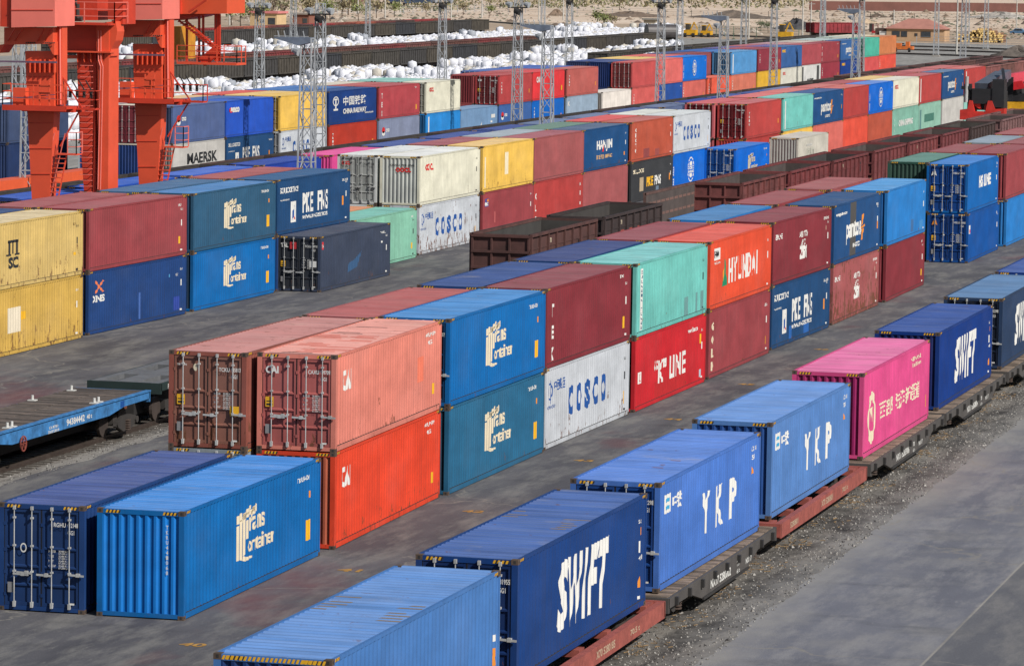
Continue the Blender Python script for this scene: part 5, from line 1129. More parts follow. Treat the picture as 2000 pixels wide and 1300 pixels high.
m = MB(); slab(m, [(313, -14), (327, -14), (327, 38), (313, 38)], 84.2, 1.2); CB('side_panel', m, CR2)
# far machinery box, stair and hanging platform on the right
y = 94
m = MB(); slab(m, [(330, -14), (443, -14), (443, 27), (330, 28)], y, 3.); CB('boom', m, plain('boom_paint', (246, 96, 56), .5, 0., .05))
m = MB(); slab(m, [(325, 28), (404, 28), (360, 38), (325, 41)], y+.3, 2.4); slab(m, [(329, -5), (352, -5), (352, 28), (329, 28)], y-.3, .3); CB('boom_bracket', m, CR3)
m = MB(); m.bar(at(368, 24, y=y-.4), at(403, 0, y=y-.4), .1); CB('boom_strut', m, CR3)
m = MB()
for u, v0 in ((421, 28), (426, 28), (429, 28), (397, 30), (389, 30), (365, 36)): m.bar(at(u, v0, y=y+1), at(u, 120, y=y+1), .11)
CB('hanger', m, CR3)
m = MB(); m.bar(at(349, 40, y=y+.5), at(423, 98, y=y+.5), .1); m.bar(at(362, 40, y=y+.5), at(428, 98, y=y+.5), .1); m.bar(at(395, 122, y=y+.5), at(424, 98, y=y+.5), .3, .5)
for i in range(16):
    q = i/15; m.box(tuple(at(352+q*72, 43+q*56, y=y+.4)-Vector((.15, 0, .02))), tuple(at(352+q*72, 43+q*56, y=y+.4)+Vector((.25, .7, .02))))
CB('stair', m, CR3)
a = at(345, 121, y=y); b = at(462, 121, y=y)
m = MB(); m.box((a.x, y, a.z-.12), (b.x, y+1.6, a.z)); CB('hanging_platform', m, CR1)
m = MB(); rail(m, [(a.x, y+.05), (b.x, y+.05), (b.x, y+1.5)], a.z, .9); rail(m, [(at(428, 100, y=y).x, y+.8), (b.x, y+.8)], a.z, .95); CB('platform_railing', m, CR1)
m = MB(); slab(m, [(323, 52), (352, 52), (352, 116), (323, 118)], y+4, 2.5); CB('yellow_cabinet', m, CRY)
# far sill beam and post of the same crane
m = MB(); m.box((-62.6, 60, 1.25), (-61.4, 141.5, 2.95)); m.box((-62.5, 138, .2), (-61.5, 141.8, 1.25)); m.box((-62.5, 96, .2), (-61.5, 100, 1.25)); CB('sill_beam', m, plain('sill_paint', (248, 104, 60), .55, 0., .08))
m = MB(); slab(m, [(120, 185), (150, 190), (158, 310), (155, 345), (128, 340)], 128, .0 or .6); CB('far_leg', m, CR3) if False else None

# ------------------------------------------------------------------ lattice masts
def mast_mesh(h, w0, w1, n):
    m = MB(); C4 = lambda z: [(sx*(w0+(w1-w0)*z/h)/2, sy*(w0+(w1-w0)*z/h)/2, z) for sx, sy in ((-1, -1), (1, -1), (1, 1), (-1, 1))]
    for k in range(4): m.bar(C4(0)[k], C4(h)[k], .105, q_w=.08)
    for i in range(n):
        a, b = C4(h*i/n), C4(h*(i+1)/n)
        for k in range(4):
            q = (k+1) % 4; m.bar(*((a[k], b[q]) if (i+k) % 2 else (a[q], b[k])), .045); m.bar(b[k], b[q], .045)
    return m.mesh('lattice')
MA = mast_mesh(12.2, 1.0, .66, 11); MBk = mast_mesh(13.6, .9, .6, 12); MA.use_fake_user = MBk.use_fake_user = True
def lamp(m, x, y, z, s=1.):
    m.tube((x, y, z), (x+.34*s, y-.12, z-.12), .2, 10, 0, .27); m.box((x-.18, y-.15, z-.1), (x+.05, y+.15, z+.12))
def mast(x, y, kind, label, group, h=None):
    t = thing('light_mast', label, 'light mast', (x, y, 0), 0, group); me, H0 = (MA, 12.2) if kind == 'arm' else (MBk, 13.6)
    if h: t.scale = (1, 1, h/H0)
    link('lattice', me, M_GALV, t)
    m = MB(); m.box((-.7, -.7, 0), (.7, .7, .3)); m.build('footing', plain('concrete', (168, 164, 158), .9), t)
    if kind == 'arm':
        m = MB(); m.prism([(-2.1, H0+.05), (.3, H0+.05), (.3, H0-.25), (-.5, H0-.45), (-2.1, H0-.02)], -.45, .45, 1); m.build('arm_plate', plain('arm_plate', (120, 132, 152), .5), t)
        m = MB()
        for i in range(5): m.bar((-1.9+i*.42, 0, H0+.05), (-2.0+i*.42, 0, H0+.45), .05)
        m.box((-2.1, -.42, H0+.1), (.2, -.4, H0+.14)); m.build('cable_pins', M_GALV, t)
        m = MB(); lamp(m, -.75, -.3, H0-.75); m.build('floodlight', M_GALV, t)
    else:
        m = MB(); m.box((-.9, -.5, H0-.9), (.9, .5, H0-.8)); m.build('lamp_platform', M_DARK, t)
        for xx in (-.95, .75):
            m = MB(); lamp(m, xx, -.4, H0-.5, 1.2); m.build('floodlight', M_GALV, t)
        m = MB(); m.tube((-.2, -.3, H0-1.1), (.25, -.45, H0-1.3), .3, 12); m.build('siren', M_BLACK, t)
        if kind == 'cam': m = MB(); lamp(m, .5, -.4, 6.0); lamp(m, -.8, -.4, 6.); m.build('camera_housing', plain('white_housing', (225, 226, 228), .5), t)
for i, y in enumerate((127.7, 186.8, 250.5, 318.)): mast(-43, y, 'arm', 'grey lattice mast with wedge arm plate, '+ORD[i]+' from the crane', 'lattice masts with an arm along the crane rail')
for i, y in enumerate((127, 187, 246, 304, 363.8, 422.5)): mast(-61.5, y, 'top' if i else 'top', 'grey lattice floodlight mast on the line before the far row, '+ORD[i]+' from near end', 'floodlight masts before the far row')
for i, y in enumerate((180, 238, 298, 352, 411, 452, 512, 623, 684)): mast(-84, y, 'top', 'grey lattice floodlight mast at the near edge of the bags, '+ORD[i]+' from near end', 'floodlight masts beside the bags', 13.2)
for i, (u, x) in enumerate(((572, -152), (718, -190), (1060, -190), (1605, -118), (1880, -64), (1888, -92))):
    lo, hi = 0, 2500
    for _ in range(40):
        md = (lo+hi)/2; dv = Vector((x, md, 0))-CP; uu = 1000+FPX*(Vector(MR[0]).dot(dv))/(Vector(MR[2]).dot(dv))
        if uu < u: lo = md
        else: hi = md
    mast(x, md, 'top', 'distant grey lattice mast, '+ORD[i]+' from left among those behind the bag field', 'distant lattice masts', 13)

# ------------------------------------------------------------------ bulk bags
M_BAG = plain('woven_bag', (228, 230, 238), .7, 0., .14, 1.2, 1.15); M_BAG2 = plain('woven_bag_cream', (214, 208, 196), .7, 0., .15, 1.2, 1.0); M_BAG3 = plain('woven_bag_grey', (172, 178, 188), .7, 0., .25, 3)
def bag_geo(rnd):
    n = 12; rings = [(.50, 0), (.60, .10), (.60, .5), (.59, .88), (.48, 1.0), (.2, 1.03), (.10, 1.14)]
    ph = rnd.uniform(0, 6); vs = []; a1 = rnd.uniform(.02, .08); lean = (rnd.uniform(-.1, .1), rnd.uniform(-.1, .1)); hs = rnd.uniform(.85, 1.15)
    for r_, z in rings:
        for k in range(n):
            t = 2*math.pi*k/n; q = r_*(1+.5*a1*math.sin(3*t+ph)+rnd.uniform(-.03, .03))/max(abs(math.cos(t)), abs(math.sin(t)))**.6*.9; vs.append((q*math.cos(t)+lean[0]*z, q*math.sin(t)+lean[1]*z, z*hs+rnd.uniform(-.03, .03)))
    fs = []
    for i in range(len(rings)-1):
        for k in range(n): fs.append((i*n+k, i*n+(k+1) % n, (i+1)*n+(k+1) % n, (i+1)*n+k))
    fs.append(tuple((len(rings)-1)*n+k for k in range(n)))
    return vs, fs
rnd = random.Random(12); BG = [bag_geo(rnd) for _ in range(8)]; BM = []
for vs, fs in BG:
    me = bpy.data.meshes.new('bulk_bag'); me.from_pydata(vs, [], fs); me.polygons.foreach_set('use_smooth', [True]*len(fs)); me.materials.append(M_BAG); me.update(); me.use_fake_user = True; BM.append(me)
def hump(x, y):
    return (math.sin(x*.31+y*.07)+math.sin(y*.11-x*.05+1)+math.sin(y*.023+2.)+math.sin(x*.9+y*.37)*.5)*.5
cells = []
def field(x0, x1, y0, y1, st, bias, skip=None):
    y = y0
    while y < y1:
        x = x0
        while x < x1:
            if not (skip and skip(x, y)):
                lv = 1+(hump(x, y)+rnd.uniform(-.7, .7)+bias > .1)+(hump(x, y)+rnd.uniform(-.5, .5)+bias > 1.1)
                if rnd.random() > .06: cells.append((x+rnd.uniform(-.25, .25), y+rnd.uniform(-.25, .25), lv))
            x += st
        y += st
field(-129.5, -100, 222, 575, 1.17, -.1, lambda x, y: (y > 452 and -111 < x < -104))
field(-103, -90, 440, 530, 1.4, -.3); 
nA = len(cells)
field(-192, -166, 470, 780, 1.5, -.9)
cand = sorted(range(nA), key=lambda i: (cells[i][1]*1.0-cells[i][0]*.25) if -128 < cells[i][0] < -108 else 1e9)[:300]
cs = set(cand); m = MB(); gb = 'white bulk bags piled in the storage field'
for i, (x, y, lv) in enumerate(cells):
    for l in range(lv):
        if l < lv-2: continue
        k = rnd.randrange(8); s = rnd.uniform(1.0, 1.22)*(1.2 if i >= nA else 1); a = rnd.choice((0, 1.57))+rnd.uniform(-.35, .35); ca, sa = math.cos(a)*s, math.sin(a)*s; zz = l*.98
        mi = 0 if rnd.random() < .8 else (1 if rnd.random() < .7 else 2)
        if i in cs and l == lv-1:
            o = bpy.data.objects.new('bulk_bag', BM[k]); COL.objects.link(o); o.location = (x, y, zz); o.scale = (s, s, s); o.rotation_euler = (0, 0, a)
            tag(o, 'white bulk bag with tied top standing among the bags behind the far row', 'bulk bag', gb); continue
        vs, fs = BG[k]; m.add([(x+vx*ca-vy*sa, y+vx*sa+vy*ca, zz+vz*s) for vx, vy, vz in vs], fs, mi)
o = m.build('bulk_bags', [M_BAG, M_BAG2, M_BAG3]); o['kind'] = 'stuff'; o.data.polygons.foreach_set('use_smooth', [True]*len(o.data.polygons)); tag(o, 'mass of white bulk bags covering the storage field', 'bulk bags')

# ------------------------------------------------------------------ lifting machines at the right
def machine(y, off, cols, label, part=False):
    red, boomc = cols; U = lambda pts: [(u+off, v) for u, v in pts]
    c0 = at(1918+off, 250, y=y); t = thing('reach_stacker', label, 'lifting machine', (c0.x, y, 0)); L0 = Vector(t.location)
    def B(name, mb, mat): mb.v = [tuple(Vector(v)-L0) for v in mb.v]; return mb.build(name, mat, t)
    R = plain('stacker_red', red, .45); K_ = plain('stacker_black', (44, 44, 48), .5); G = plain('stacker_boom', boomc, .45)
    cx = c0.x
    m = MB(); m.box((cx-1.9, y, 1.0), (cx+1.9, y+6.5, 2.2)); B('chassis', m, K_)
    for sx in (-1, 1):
        for yy in (y+1.2, y+5.4):
            m = MB(); m.tube((cx+sx*1.2, yy, .85), (cx+sx*1.95, yy, .85), .85, 18); w_ = B('wheel', m, M_RUB)
    zt = at(1918+off, 205, y=y).z
    m = MB(); m.prism([(cx-2.05, zt-1.4), (cx+2.05, zt-1.4), (cx+2.05, zt-.3), (cx+1.2, zt-.35), (cx+.9, zt+.4), (cx+.55, zt+.4), (cx+.3, zt-.7), (cx-.7, zt-.7), (cx-.9, zt+.35), (cx-1.2, zt+.4), (cx-1.35, zt-.4), (cx-2.05, zt-.5)], y-.4, y+1.4, 1); B('counterweight', m, R)
    m = MB(); m.prism([(cx-1.0, 2.0), (cx+.9, 2.0), (cx+.7, zt-.6), (cx-.8, zt-.6)], y-.35, y, 1); B('rear_panel', m, R)
    m = MB(); m.box((cx-1.5, y+.4, zt-.5), (cx+1.7, y+4.2, zt+1.2)); m.box((cx-1.8, y+.2, zt+.2), (cx-1.2, y+1.2, zt+1.9)); m.box((cx-1.0, y-.1, zt+.1), (cx+1.1, y+.5, zt+1.5)); m.box((cx+.9, y-.2, zt-.2), (cx+2.0, y+1.5, zt+2.4)); m.bar((cx+1.9, y+.5, zt+2.2), (cx+1.2, y+4, zt+3.2), .25); B('engine_body', m, K_)
    m = MB(); m.prism([(cx-.95, zt), (cx-.1, zt-.5), (cx-.5, zt+1.1), (cx-.75, zt+1.1)], y+.1, y+.6, 1); m.prism([(cx+.95, zt), (cx+.1, zt-.5), (cx+.4, zt+1.1), (cx+.75, zt+1.1)], y+.1, y+.6, 1); B('boom_support', m, R)
    zc = zt+1.5
    m = MB(); m.bar((cx-.2, y+.2, zc), (cx+.75, y+6.5, zc+1.), 1.25, 1.0); m.bar((cx+.75, y+6.5, zc+1.), (cx+.95, y+8., zc+1.2), 1.0, .8); B('boom', m, G)
    m = MB(); m.tube((cx-1.55, y-.1, zt+.2), (cx-1.5, y-.1, zt+2.6), .17, 10); B('exhaust', m, M_ROD)
    m = MB(); m.box((cx-.7, y+5, zt-.2), (cx+.9, y+7.0, zt+1.5)); B('cab', m, plain('cab_glass', (60, 74, 84), .15))
    m = MB(); m.bar((cx+1.2, y+7, 3.2), (cx+.7, y+10, zc+1.4), .22); m.tube((cx+1.1, y+.6, zt+.9), (cx+1.9, y+1.4, zt+2.0), .08, 8); B('lift_cylinder', m, M_ROD)
    m = MB(); m.box((cx-2.0, y-.2, zt+1.4), (cx-1.1, y+.3, zt+1.7)); B('mirror_arm', m, K_)
    m = MB(); m.box((cx+.9, y+8.2, 2.2), (cx+1.6, y+9.4, zc+.9)); B('hoist', m, K_)
    return t
machine(258, 0, ((226, 62, 52), (96, 104, 118)), 'red reach stacker with grey boom and silver exhaust beside the far open wagons')
y = 266; X1 = at(1952, 200, y=y).x; X2 = at(2030, 200, y=y).x
t = thing('reach_stacker', 'second reach stacker with raised pink red boom and yellow frame at the right edge', 'lifting machine', (X1+3, y, 0)); L0 = Vector(t.location)
def B2(name, mb, mat): mb.v = [tuple(Vector(v)-L0) for v in mb.v]; return mb.build(name, mat, t)
zf = lambda v: at(1975, v, y=y).z
m = MB(); m.box((X1, y, zf(217)-.2), (X2, y+2.2, zf(199))); m.prism([(X1+.6, zf(199)), (X1+1.6, zf(197)-.1), (X1+1.8, zf(199))], y, y+1., 1); B2('spreader', m, plain('machine_yellow', (246, 186, 40), .5))
m = MB(); m.box((X1+.1, y+.3, zf(198)), (X2, y+2.6, zf(183))); m.box((X1+.5, y+.6, zf(183)), (X1+2., y+2.4, zf(160))); B2('body', m, plain('stacker_black', (44, 44, 48), .5))
m = MB(); m.box((X1+.2, y, .9), (X2, y+2.4, zf(217)-.25)); B2('chassis', m, M_BLACK)
m = MB(); m.bar((X1+.1, y+.6, zf(157)), (X2, y+2.4, zf(143)), 1.1, .9); B2('boom', m, plain('machine_pink', (236, 74, 96), .45))
m = MB(); m.prism([(X1+1.3, zf(160)), (X1+2.1, zf(157)), (X1+2.4, zf(172)), (X1+1.3, zf(176))], y-.1, y+.2, 1); m.prism([(X1+2.7, zf(165)), (X2, zf(152)), (X2, zf(158))], y-.1, y+.2, 1); B2('boom_bracket', m, plain('stacker_red', (226, 40, 50), .45))
for q in (.8, 3.0): m = MB(); m.tube((X1+q, y-.1, .85), (X1+q+.8, y-.1, .85), .85, 16); B2('wheel', m, M_RUB)

# ------------------------------------------------------------------ background
def g(u, v, z=0.): return at(u, v, z=z)
def shrub(p, h, w_, cols, label, cat='bush', n=260, trunk=True, bare=False, group=None, nm='bush', seed=0):
    rnd = random.Random(seed*31+int(p.x)); t = thing(nm, label, cat, (p.x, p.y, 0), 0, group)
    m = MB(); tips = []
    def grow(a, d, ln, r_, lv):
        b = a+d*ln; m.bar(a, b, r_*2, q_w=r_*1.2)
        if lv == 0: tips.append(b); return
        for _ in range(3 if lv > 1 else 4):
            dd = (d+Vector((rnd.uniform(-.75, .75), rnd.uniform(-.75, .75), rnd.uniform(-.1, .5)))).normalized(); grow(b, dd, ln*rnd.uniform(.55, .8), r_*.6, lv-1)
    grow(Vector((0, 0, 0)), Vector((rnd.uniform(-.1, .1), 0, 1)), h*.3, h*.022, 3)
    m.build('trunk', plain('bark', (104, 88, 76), .9), t)
    if not bare:
        c = MB()
        for i in range(n):
            b = rnd.choice(tips); q = b+Vector((rnd.gauss(0, w_*.14), rnd.gauss(0, w_*.14), rnd.gauss(0, h*.09))); q.z = max(.05, q.z)
            s = rnd.uniform(.12, .3)*h/5; a, bb = Vector((rnd.uniform(-1, 1), rnd.uniform(-1, 1), rnd.uniform(-1, 1))).normalized(), Vector((rnd.uniform(-1, 1), rnd.uniform(-1, 1), rnd.uniform(-1, 1))).normalized()
            c.add([q-a*s, q+bb*s, q+a*s, q-bb*s], [(0, 1, 2, 3)], rnd.randrange(len(cols)))
        c.build('foliage', [plain('leaves', cc, .8) for cc in cols], t)
    return t
OL = [(136, 148, 84), (164, 172, 104), (116, 126, 76)]; DG = [(88, 104, 72), (112, 122, 88), (70, 86, 60)]; TN = [(150, 136, 104), (172, 158, 118), (128, 116, 92)]
pl = [(452, 50, 6, 5, OL), (470, 52, 6, 5, OL), (490, 50, 5, 4, TN), (508, 50, 5, 5, OL), (600, 40, 6, 5, TN), (645, 42, 6, 5, OL), (668, 38, 6, 5, TN), (700, 40, 5, 5, OL), (735, 36, 5, 5, TN), (770, 34, 5, 4, OL), (832, 32, 4, 4, TN), (905, 30, 4, 4, TN), (955, 36, 4, 4, OL),
      (1165, 56, 5, 6, OL), (1180, 58, 4, 6, OL), (1196, 56, 4, 5, TN), (1210, 20, 6, 6, TN), (1290, 12, 6, 6, OL), (1350, 10, 6, 6, TN), (1460, 14, 5, 6, TN), (1500, 64, 3, 5, DG), (1486, 62, 3, 5, DG), (560, 15, 7, 6, TN), (620, 12, 7, 6, TN), (690, 22, 5, 6, OL)]
for i, (u, v, h, w_, c_) in enumerate(pl): shrub(g(u, v), h, w_, c_, 'sparse spring bush on the sandy ground, number %s from left in the background' % ORD[i] if i < 23 else 'sparse dry bush near the skyline slope, %s of the last group' % ORD[i-23], group='bushes scattered on the sandy ground', seed=i)
for i, (u, v, h) in enumerate(((532, 48, 9), (548, 50, 7), (680, 30, 8), (745, 24, 7))): shrub(g(u, v), h, 5, None, 'bare leafless tree, %s from the left in the background' % ORD[i], 'tree', bare=True, nm='bare_tree', group='bare trees', seed=50+i)
rnd = random.Random(77)
m = MB()
for i in range(900):   # scrub belt near the skyline
    u = rnd.uniform(430, 1580); v = rnd.uniform(-14, 17)+(6 if u < 900 else 0); p = g(u, v); s = rnd.uniform(1.2, 3.2)
    for _ in range(9):
        q = p+Vector((rnd.gauss(0, s), rnd.gauss(0, s), abs(rnd.gauss(0, s*.5)))); a = Vector((rnd.uniform(-1, 1), rnd.uniform(-1, 1), rnd.uniform(-1, 1)))*.5; b = Vector((rnd.uniform(-1, 1), rnd.uniform(-1, 1), rnd.uniform(-1, 1)))*.5
        m.add([q-a, q+b, q+a, q-b], [(0, 1, 2, 3)], rnd.randrange(4))
o = m.build('scrub', [plain('scrub_leaf', c_, .9) for c_ in ((136, 136, 96), (160, 150, 116), (110, 112, 84), (176, 164, 130))]); o['kind'] = 'stuff'; tag(o, 'belt of dry scrub far off near the top of the picture', 'scrub')
# low dirt mounds
def mound(u, v, wpx, hpx, c_, label, seed):
    rnd = random.Random(seed); p = g(u, v); k = (p-CP).length/FPX; w_ = wpx*k/2; h = hpx*k*1.0; n = 26; m = MB(); vs = []
    for j in range(7):
        for i in range(n):
            a = 2*math.pi*i/n; q = 1-j/6.; rr = q*(1+.16*math.sin(5*a+seed)+rnd.uniform(-.08, .08)); vs.append((math.cos(a)*w_*rr, math.sin(a)*w_*.55*rr+w_*.4, h*(1-q**1.6)*(.8+.3*math.sin(a*2+seed))*(rnd.uniform(.85, 1.1)) if j else 0))
    fs = [(j*n+i, j*n+(i+1) % n, (j+1)*n+(i+1) % n, (j+1)*n+i) for j in range(6) for i in range(n)]+[tuple(6*n+i for i in range(n))]
    m.add(vs, fs); o = m.build('earth_mound', plain('earth', c_, .95, 0., .4, .8)); o.location = (p.x, p.y, 0); tag(o, label, 'mound')
mound(1222, 33, 150, 10, (128, 110, 96), 'long low dark brown earth mound left of the tank wagon, far off', 3); mound(1425, 36, 170, 15, (112, 100, 90), 'wide dark earth mound behind the yellow machines', 5)
mound(1085, 31, 34, 12, (140, 120, 104), 'small brown earth heap left in the far sand', 7); mound(1552, 58, 84, 20, (84, 84, 88), 'dark grey coal heap behind the maroon hopper wagon', 9)
mound(1712, 34, 44, 8, (110, 96, 84), 'small dark heap below the long brown wall', 11); mound(1625, 52, 70, 14, (178, 164, 148), 'pale rubble heap right of the dark grey one', 13); mound(1950, 36, 130, 11, (188, 182, 174), 'pale rubble ridge under the brown wall at the right', 15)
mound(1690, 46, 60, 9, (198, 176, 150), 'low sandy heap beside the pale rubble', 17); mound(1985, 112, 110, 20, (106, 98, 92), 'grey brown scrap heap beside the curved rails', 19)
# long brown wall, fences, poles
def strip(name, pa, pb, h, th, mat, label, cat, z0=0.):
    m = MB(); a, b = Vector(pa), Vector(pb); d_ = (b-a).normalized(); n = Vector((-d_.y, d_.x, 0))*th
    m.add([a, b, b+n, a+n]+[q+Vector((0, 0, h)) for q in (a, b, b+n, a+n)], [(0, 3, 2, 1), (4, 5, 6, 7), (0, 1, 5, 4), (1, 2, 6, 5), (2, 3, 7, 6), (3, 0, 4, 7)]); o = m.build(name, mat); o.location.z = z0; tag(o, label, cat)
pa, pb = g(1581, 20), g(2060, 25)
strip('boundary_wall', pa, pb, 3.1, .3, plain('wall_brown', (120, 78, 70), .9, 0, .2, .2), 'long dark brown wall crossing the sand at the upper right', 'wall')
strip('retaining_kerb', g(1165, 1), g(1330, 0), .6, .3, plain('kerb_pale', (206, 196, 182), .9), 'pale kerb line along the far road', 'kerb')
def fence(pts, h, step, mat, label, wires=4):
    t = thing('fence', label, 'fence', tuple(pts[0])); L0 = Vector(t.location); m = MB(); w_ = MB()
    for a, b in zip(pts[:-1], pts[1:]):
        ln = (b-a).length; n = int(ln/step)
        for i in range(n+1): q = a+(b-a)*(i/n)-L0; m.bar(q, q+Vector((0, 0, h)), .12)
        for j in range(wires): w_.bar(a-L0+Vector((0, 0, h*(j+1)/wires)), b-L0+Vector((0, 0, h*(j+1)/wires)), .05)
    m.build('posts', mat, t); w_.build('wires', mat, t)
fence([g(1300, 66), g(1450, 74), g(1560, 78)], 2.4, 4, plain('fence_green', (96, 134, 112), .7), 'green wire fence behind the yellow machines')
fence([g(1790, 90), g(2010, 96)], 2.0, 5, M_GALV, 'thin grey wire fence in front of the log pile')
fence([g(600, 30), g(960, 24), g(1300, 33)], 2.2, 6, M_GALV, 'far wire fence along the sandy road'); fence([g(1300, 33), g(1700, 38), g(2050, 46)], 2., 7, M_DARK, 'far dark wire fence below the brown wall')
M_POLE = plain('pole_concrete', (206, 204, 198), .8)
for i, (u, vb, h) in enumerate(((448, 50, 9), (487, 22, 9), (618, 46, 9), (639, 24, 8), (699, 28, 8), (752, 38, 9), (782, 28, 8), (881, 36, 9), (941, 36, 8), (1052, 42, 7), (1100, 40, 8), (1462, 76, 9), (1567, 76, 10), (1583, 74, 8), (1745, 70, 6), (1868, 106, 12), (1985, 60, 8))):
    p = g(u, vb); t = thing('utility_pole', 'slim pale concrete pole, %s from the left in the background' % ORD[i], 'pole', tuple(p), 0, 'concrete poles in the background'); m = MB(); m.tube((0, 0, 0), (0, 0, h), .2, 8, 0, .12); m.build('shaft', M_POLE, t); m = MB(); m.box((-.9, -.06, h-.5), (.9, .06, h-.38)); m.build('cross_arm', M_POLE, t)
# overhead wires of the yard
m = MB(); M_WIRE = plain('wire', (150, 152, 156), .6)
# houses
def house(u0, u1, v, hw, roof_h, wallc, roofc, label, deep=6., flat_=False, wins=()):
    a, b = g(u0, v), g(u1, v); b = Vector((b.x, a.y+(b.x-a.x)*.0, 0)); wd = b.x-a.x; t = thing('house', label, 'building', (a.x, a.y, 0)); W_ = plain('house_wall', wallc, .9, 0, .12, .5); R_ = plain('house_roof', roofc, .85, 0, .15, .6)
    m = MB(); m.box((0, 0, 0), (wd, deep, hw)); m.build('wall', W_, t)
    m = MB(); e = .4
    if flat_: m.box((-e, -e, hw), (wd+e, deep+e, hw+roof_h))
    else: m.add([(-e, -e, hw), (wd+e, -e, hw), (wd+e, deep+e, hw), (-e, deep+e, hw), (wd*.33, deep/2, hw+roof_h), (wd*.67, deep/2, hw+roof_h)], [(0, 1, 5, 4), (1, 2, 5), (2, 3, 4, 5), (3, 0, 4), (0, 3, 2, 1)])
    m.build('roof', R_, t)
    for (x, z, w_, h_) in wins:
        m = MB(); m.box((x, -.05, z), (x+w_, .02, z+h_)); f_ = m.build('window', plain('window_frame', (120, 100, 84), .7), t); m = MB(); m.box((x+.1, -.08, z+.1), (x+w_-.1, -.051, z+h_-.1)); m.build('pane', plain('pane', (70, 76, 84), .2), f_)
    return t
h_ = house(1731, 1866, 80, 2.7, 2.2, (210, 174, 138), (190, 132, 118), 'small ochre house with hipped pinkish red roof beside the log pile', 7, False, ((1.2, .9, 1.8, 1.3), (3.2, .9, 1.4, 1.3), (7.6, .9, 2.2, 1.3), (6.2, 1.1, .7, .7)))
m = MB(); m.box((-2.6, .5, 0), (-.05, 5, 2.7)); m.build('annex', plain('annex_dark', (92, 72, 64), .9), h_); m = MB(); m.box((-1.6, .2, .9), (.4, .3, 2.1)); m.build('sign_board', M_WHITE, h_)
house(488, 566, 50, 2.9, .5, (228, 196, 150), (230, 140, 140), 'long cream house with flat pink roof behind the bare trees', 7, True, ((4.5, .3, 1.8, 1.6), (2.6, .6, 1., .9)))
house(572, 618, 50, 2.6, .4, (150, 96, 80), (170, 160, 150), 'small red brick house with flat roof right of the cream one', 5, True, ((2.4, .5, 1.2, 1.3),))
house(679, 714, 10, 3, .5, (128, 92, 86), (120, 92, 88), 'low brown shed near the blue lorries at the top', 6, True); house(1257, 1288, 58, 2.3, .4, (206, 196, 176), (150, 146, 140), 'small pale booth behind the dark tank wagon', 3, True, ((.6, .8, .7, .7),))
# tank wagon
p = g(1262, 88); t = thing('tank_wagon', 'dark grey tank wagon standing at the end of the first black line', 'railway wagon', (p.x, p.y, 0))
m = MB(); m.tube((0, 0, 2.6), (5.2, 3.2, 2.6), 1.55, 20); m.build('tank', plain('tank_dark', (84, 80, 82), .5), t); m = MB(); m.bar((-.3, -.2, .95), (5.5, 3.4, .95), 2.4, .4); m.build('frame', M_DARK, t); m = MB(); m.tube((2.4, 1.5, 4.1), (2.4, 1.5, 4.5), .4, 10); m.build('dome', M_DARK, t)
for q in (.8, 4.4): m = MB(); m.tube((q, -.9+q*.6, .5), (q+.2, -.9+q*.6, .5), .5, 14); m.tube((q+.9, -.4+q*.6, .5), (q+1.1, -.4+q*.6, .5), .5, 14); m.build('wheels', M_DARK, t)
# yellow machines
def digger(u, v, s, label):
    p = g(u, v); t = thing('track_machine', label, 'rail machine', (p.x, p.y, 0)); Y_ = plain('machine_yellow', (232, 176, 34), .5)
    m = MB(); m.box((-1.1*s, 0, .5), (1.2*s, 2.5, 1.4*s)); m.build('body', Y_, t); m = MB(); m.box((-.8*s, .2, 1.4*s), (-.1*s, 1.6, 2.5*s)); m.build('cab', plain('cab_dark', (70, 66, 60), .4), t); m = MB(); m.box((-.9*s, .1, 2.5*s), (0, 1.7, 2.62*s)); m.build('cab_roof', Y_, t)
    m = MB(); m.bar((.1*s, .6, 1.3*s), (.8*s, .6, 2.9*s), .25); m.bar((.8*s, .6, 2.9*s), (1.5*s, .6, 1.6*s), .2); m.build('arm', Y_, t)
    for q in (-.8, .8): m = MB(); m.tube((q*s-.3, -.05, .45), (q*s+.3, -.05, .45), .45, 12); m.build('wheel', M_RUB, t)
digger(1346, 73, 1.15, 'left yellow rail machine in front of the green fence'); digger(1377, 73, 1., 'small yellow rail machine right of the first one'); digger(1531, 80, 1.35, 'yellow rail machine left of the maroon hopper wagon')
p = g(1766, 102); t = thing('loader', 'orange rail trolley with dark wheels right of the last orange container', 'rail machine', (p.x, p.y, 0)); O_ = plain('machine_orange', (240, 130, 60), .5)
m = MB(); m.box((-2.4, 0, .5), (1.6, 2, 1.1)); m.build('body', O_, t); m = MB(); m.box((-1.9, .2, 1.1), (-.7, 1.5, 1.7)); m.box((.2, .2, 1.1), (.9, 1.5, 2.0)); m.build('seat_box', O_, t); m = MB(); m.tube((-1.8, -.1, .4), (-1.4, -.1, .4), .4, 12); m.tube((.8, -.1, .4), (1.2, -.1, .4), .4, 12); m.build('wheels', M_RUB, t)
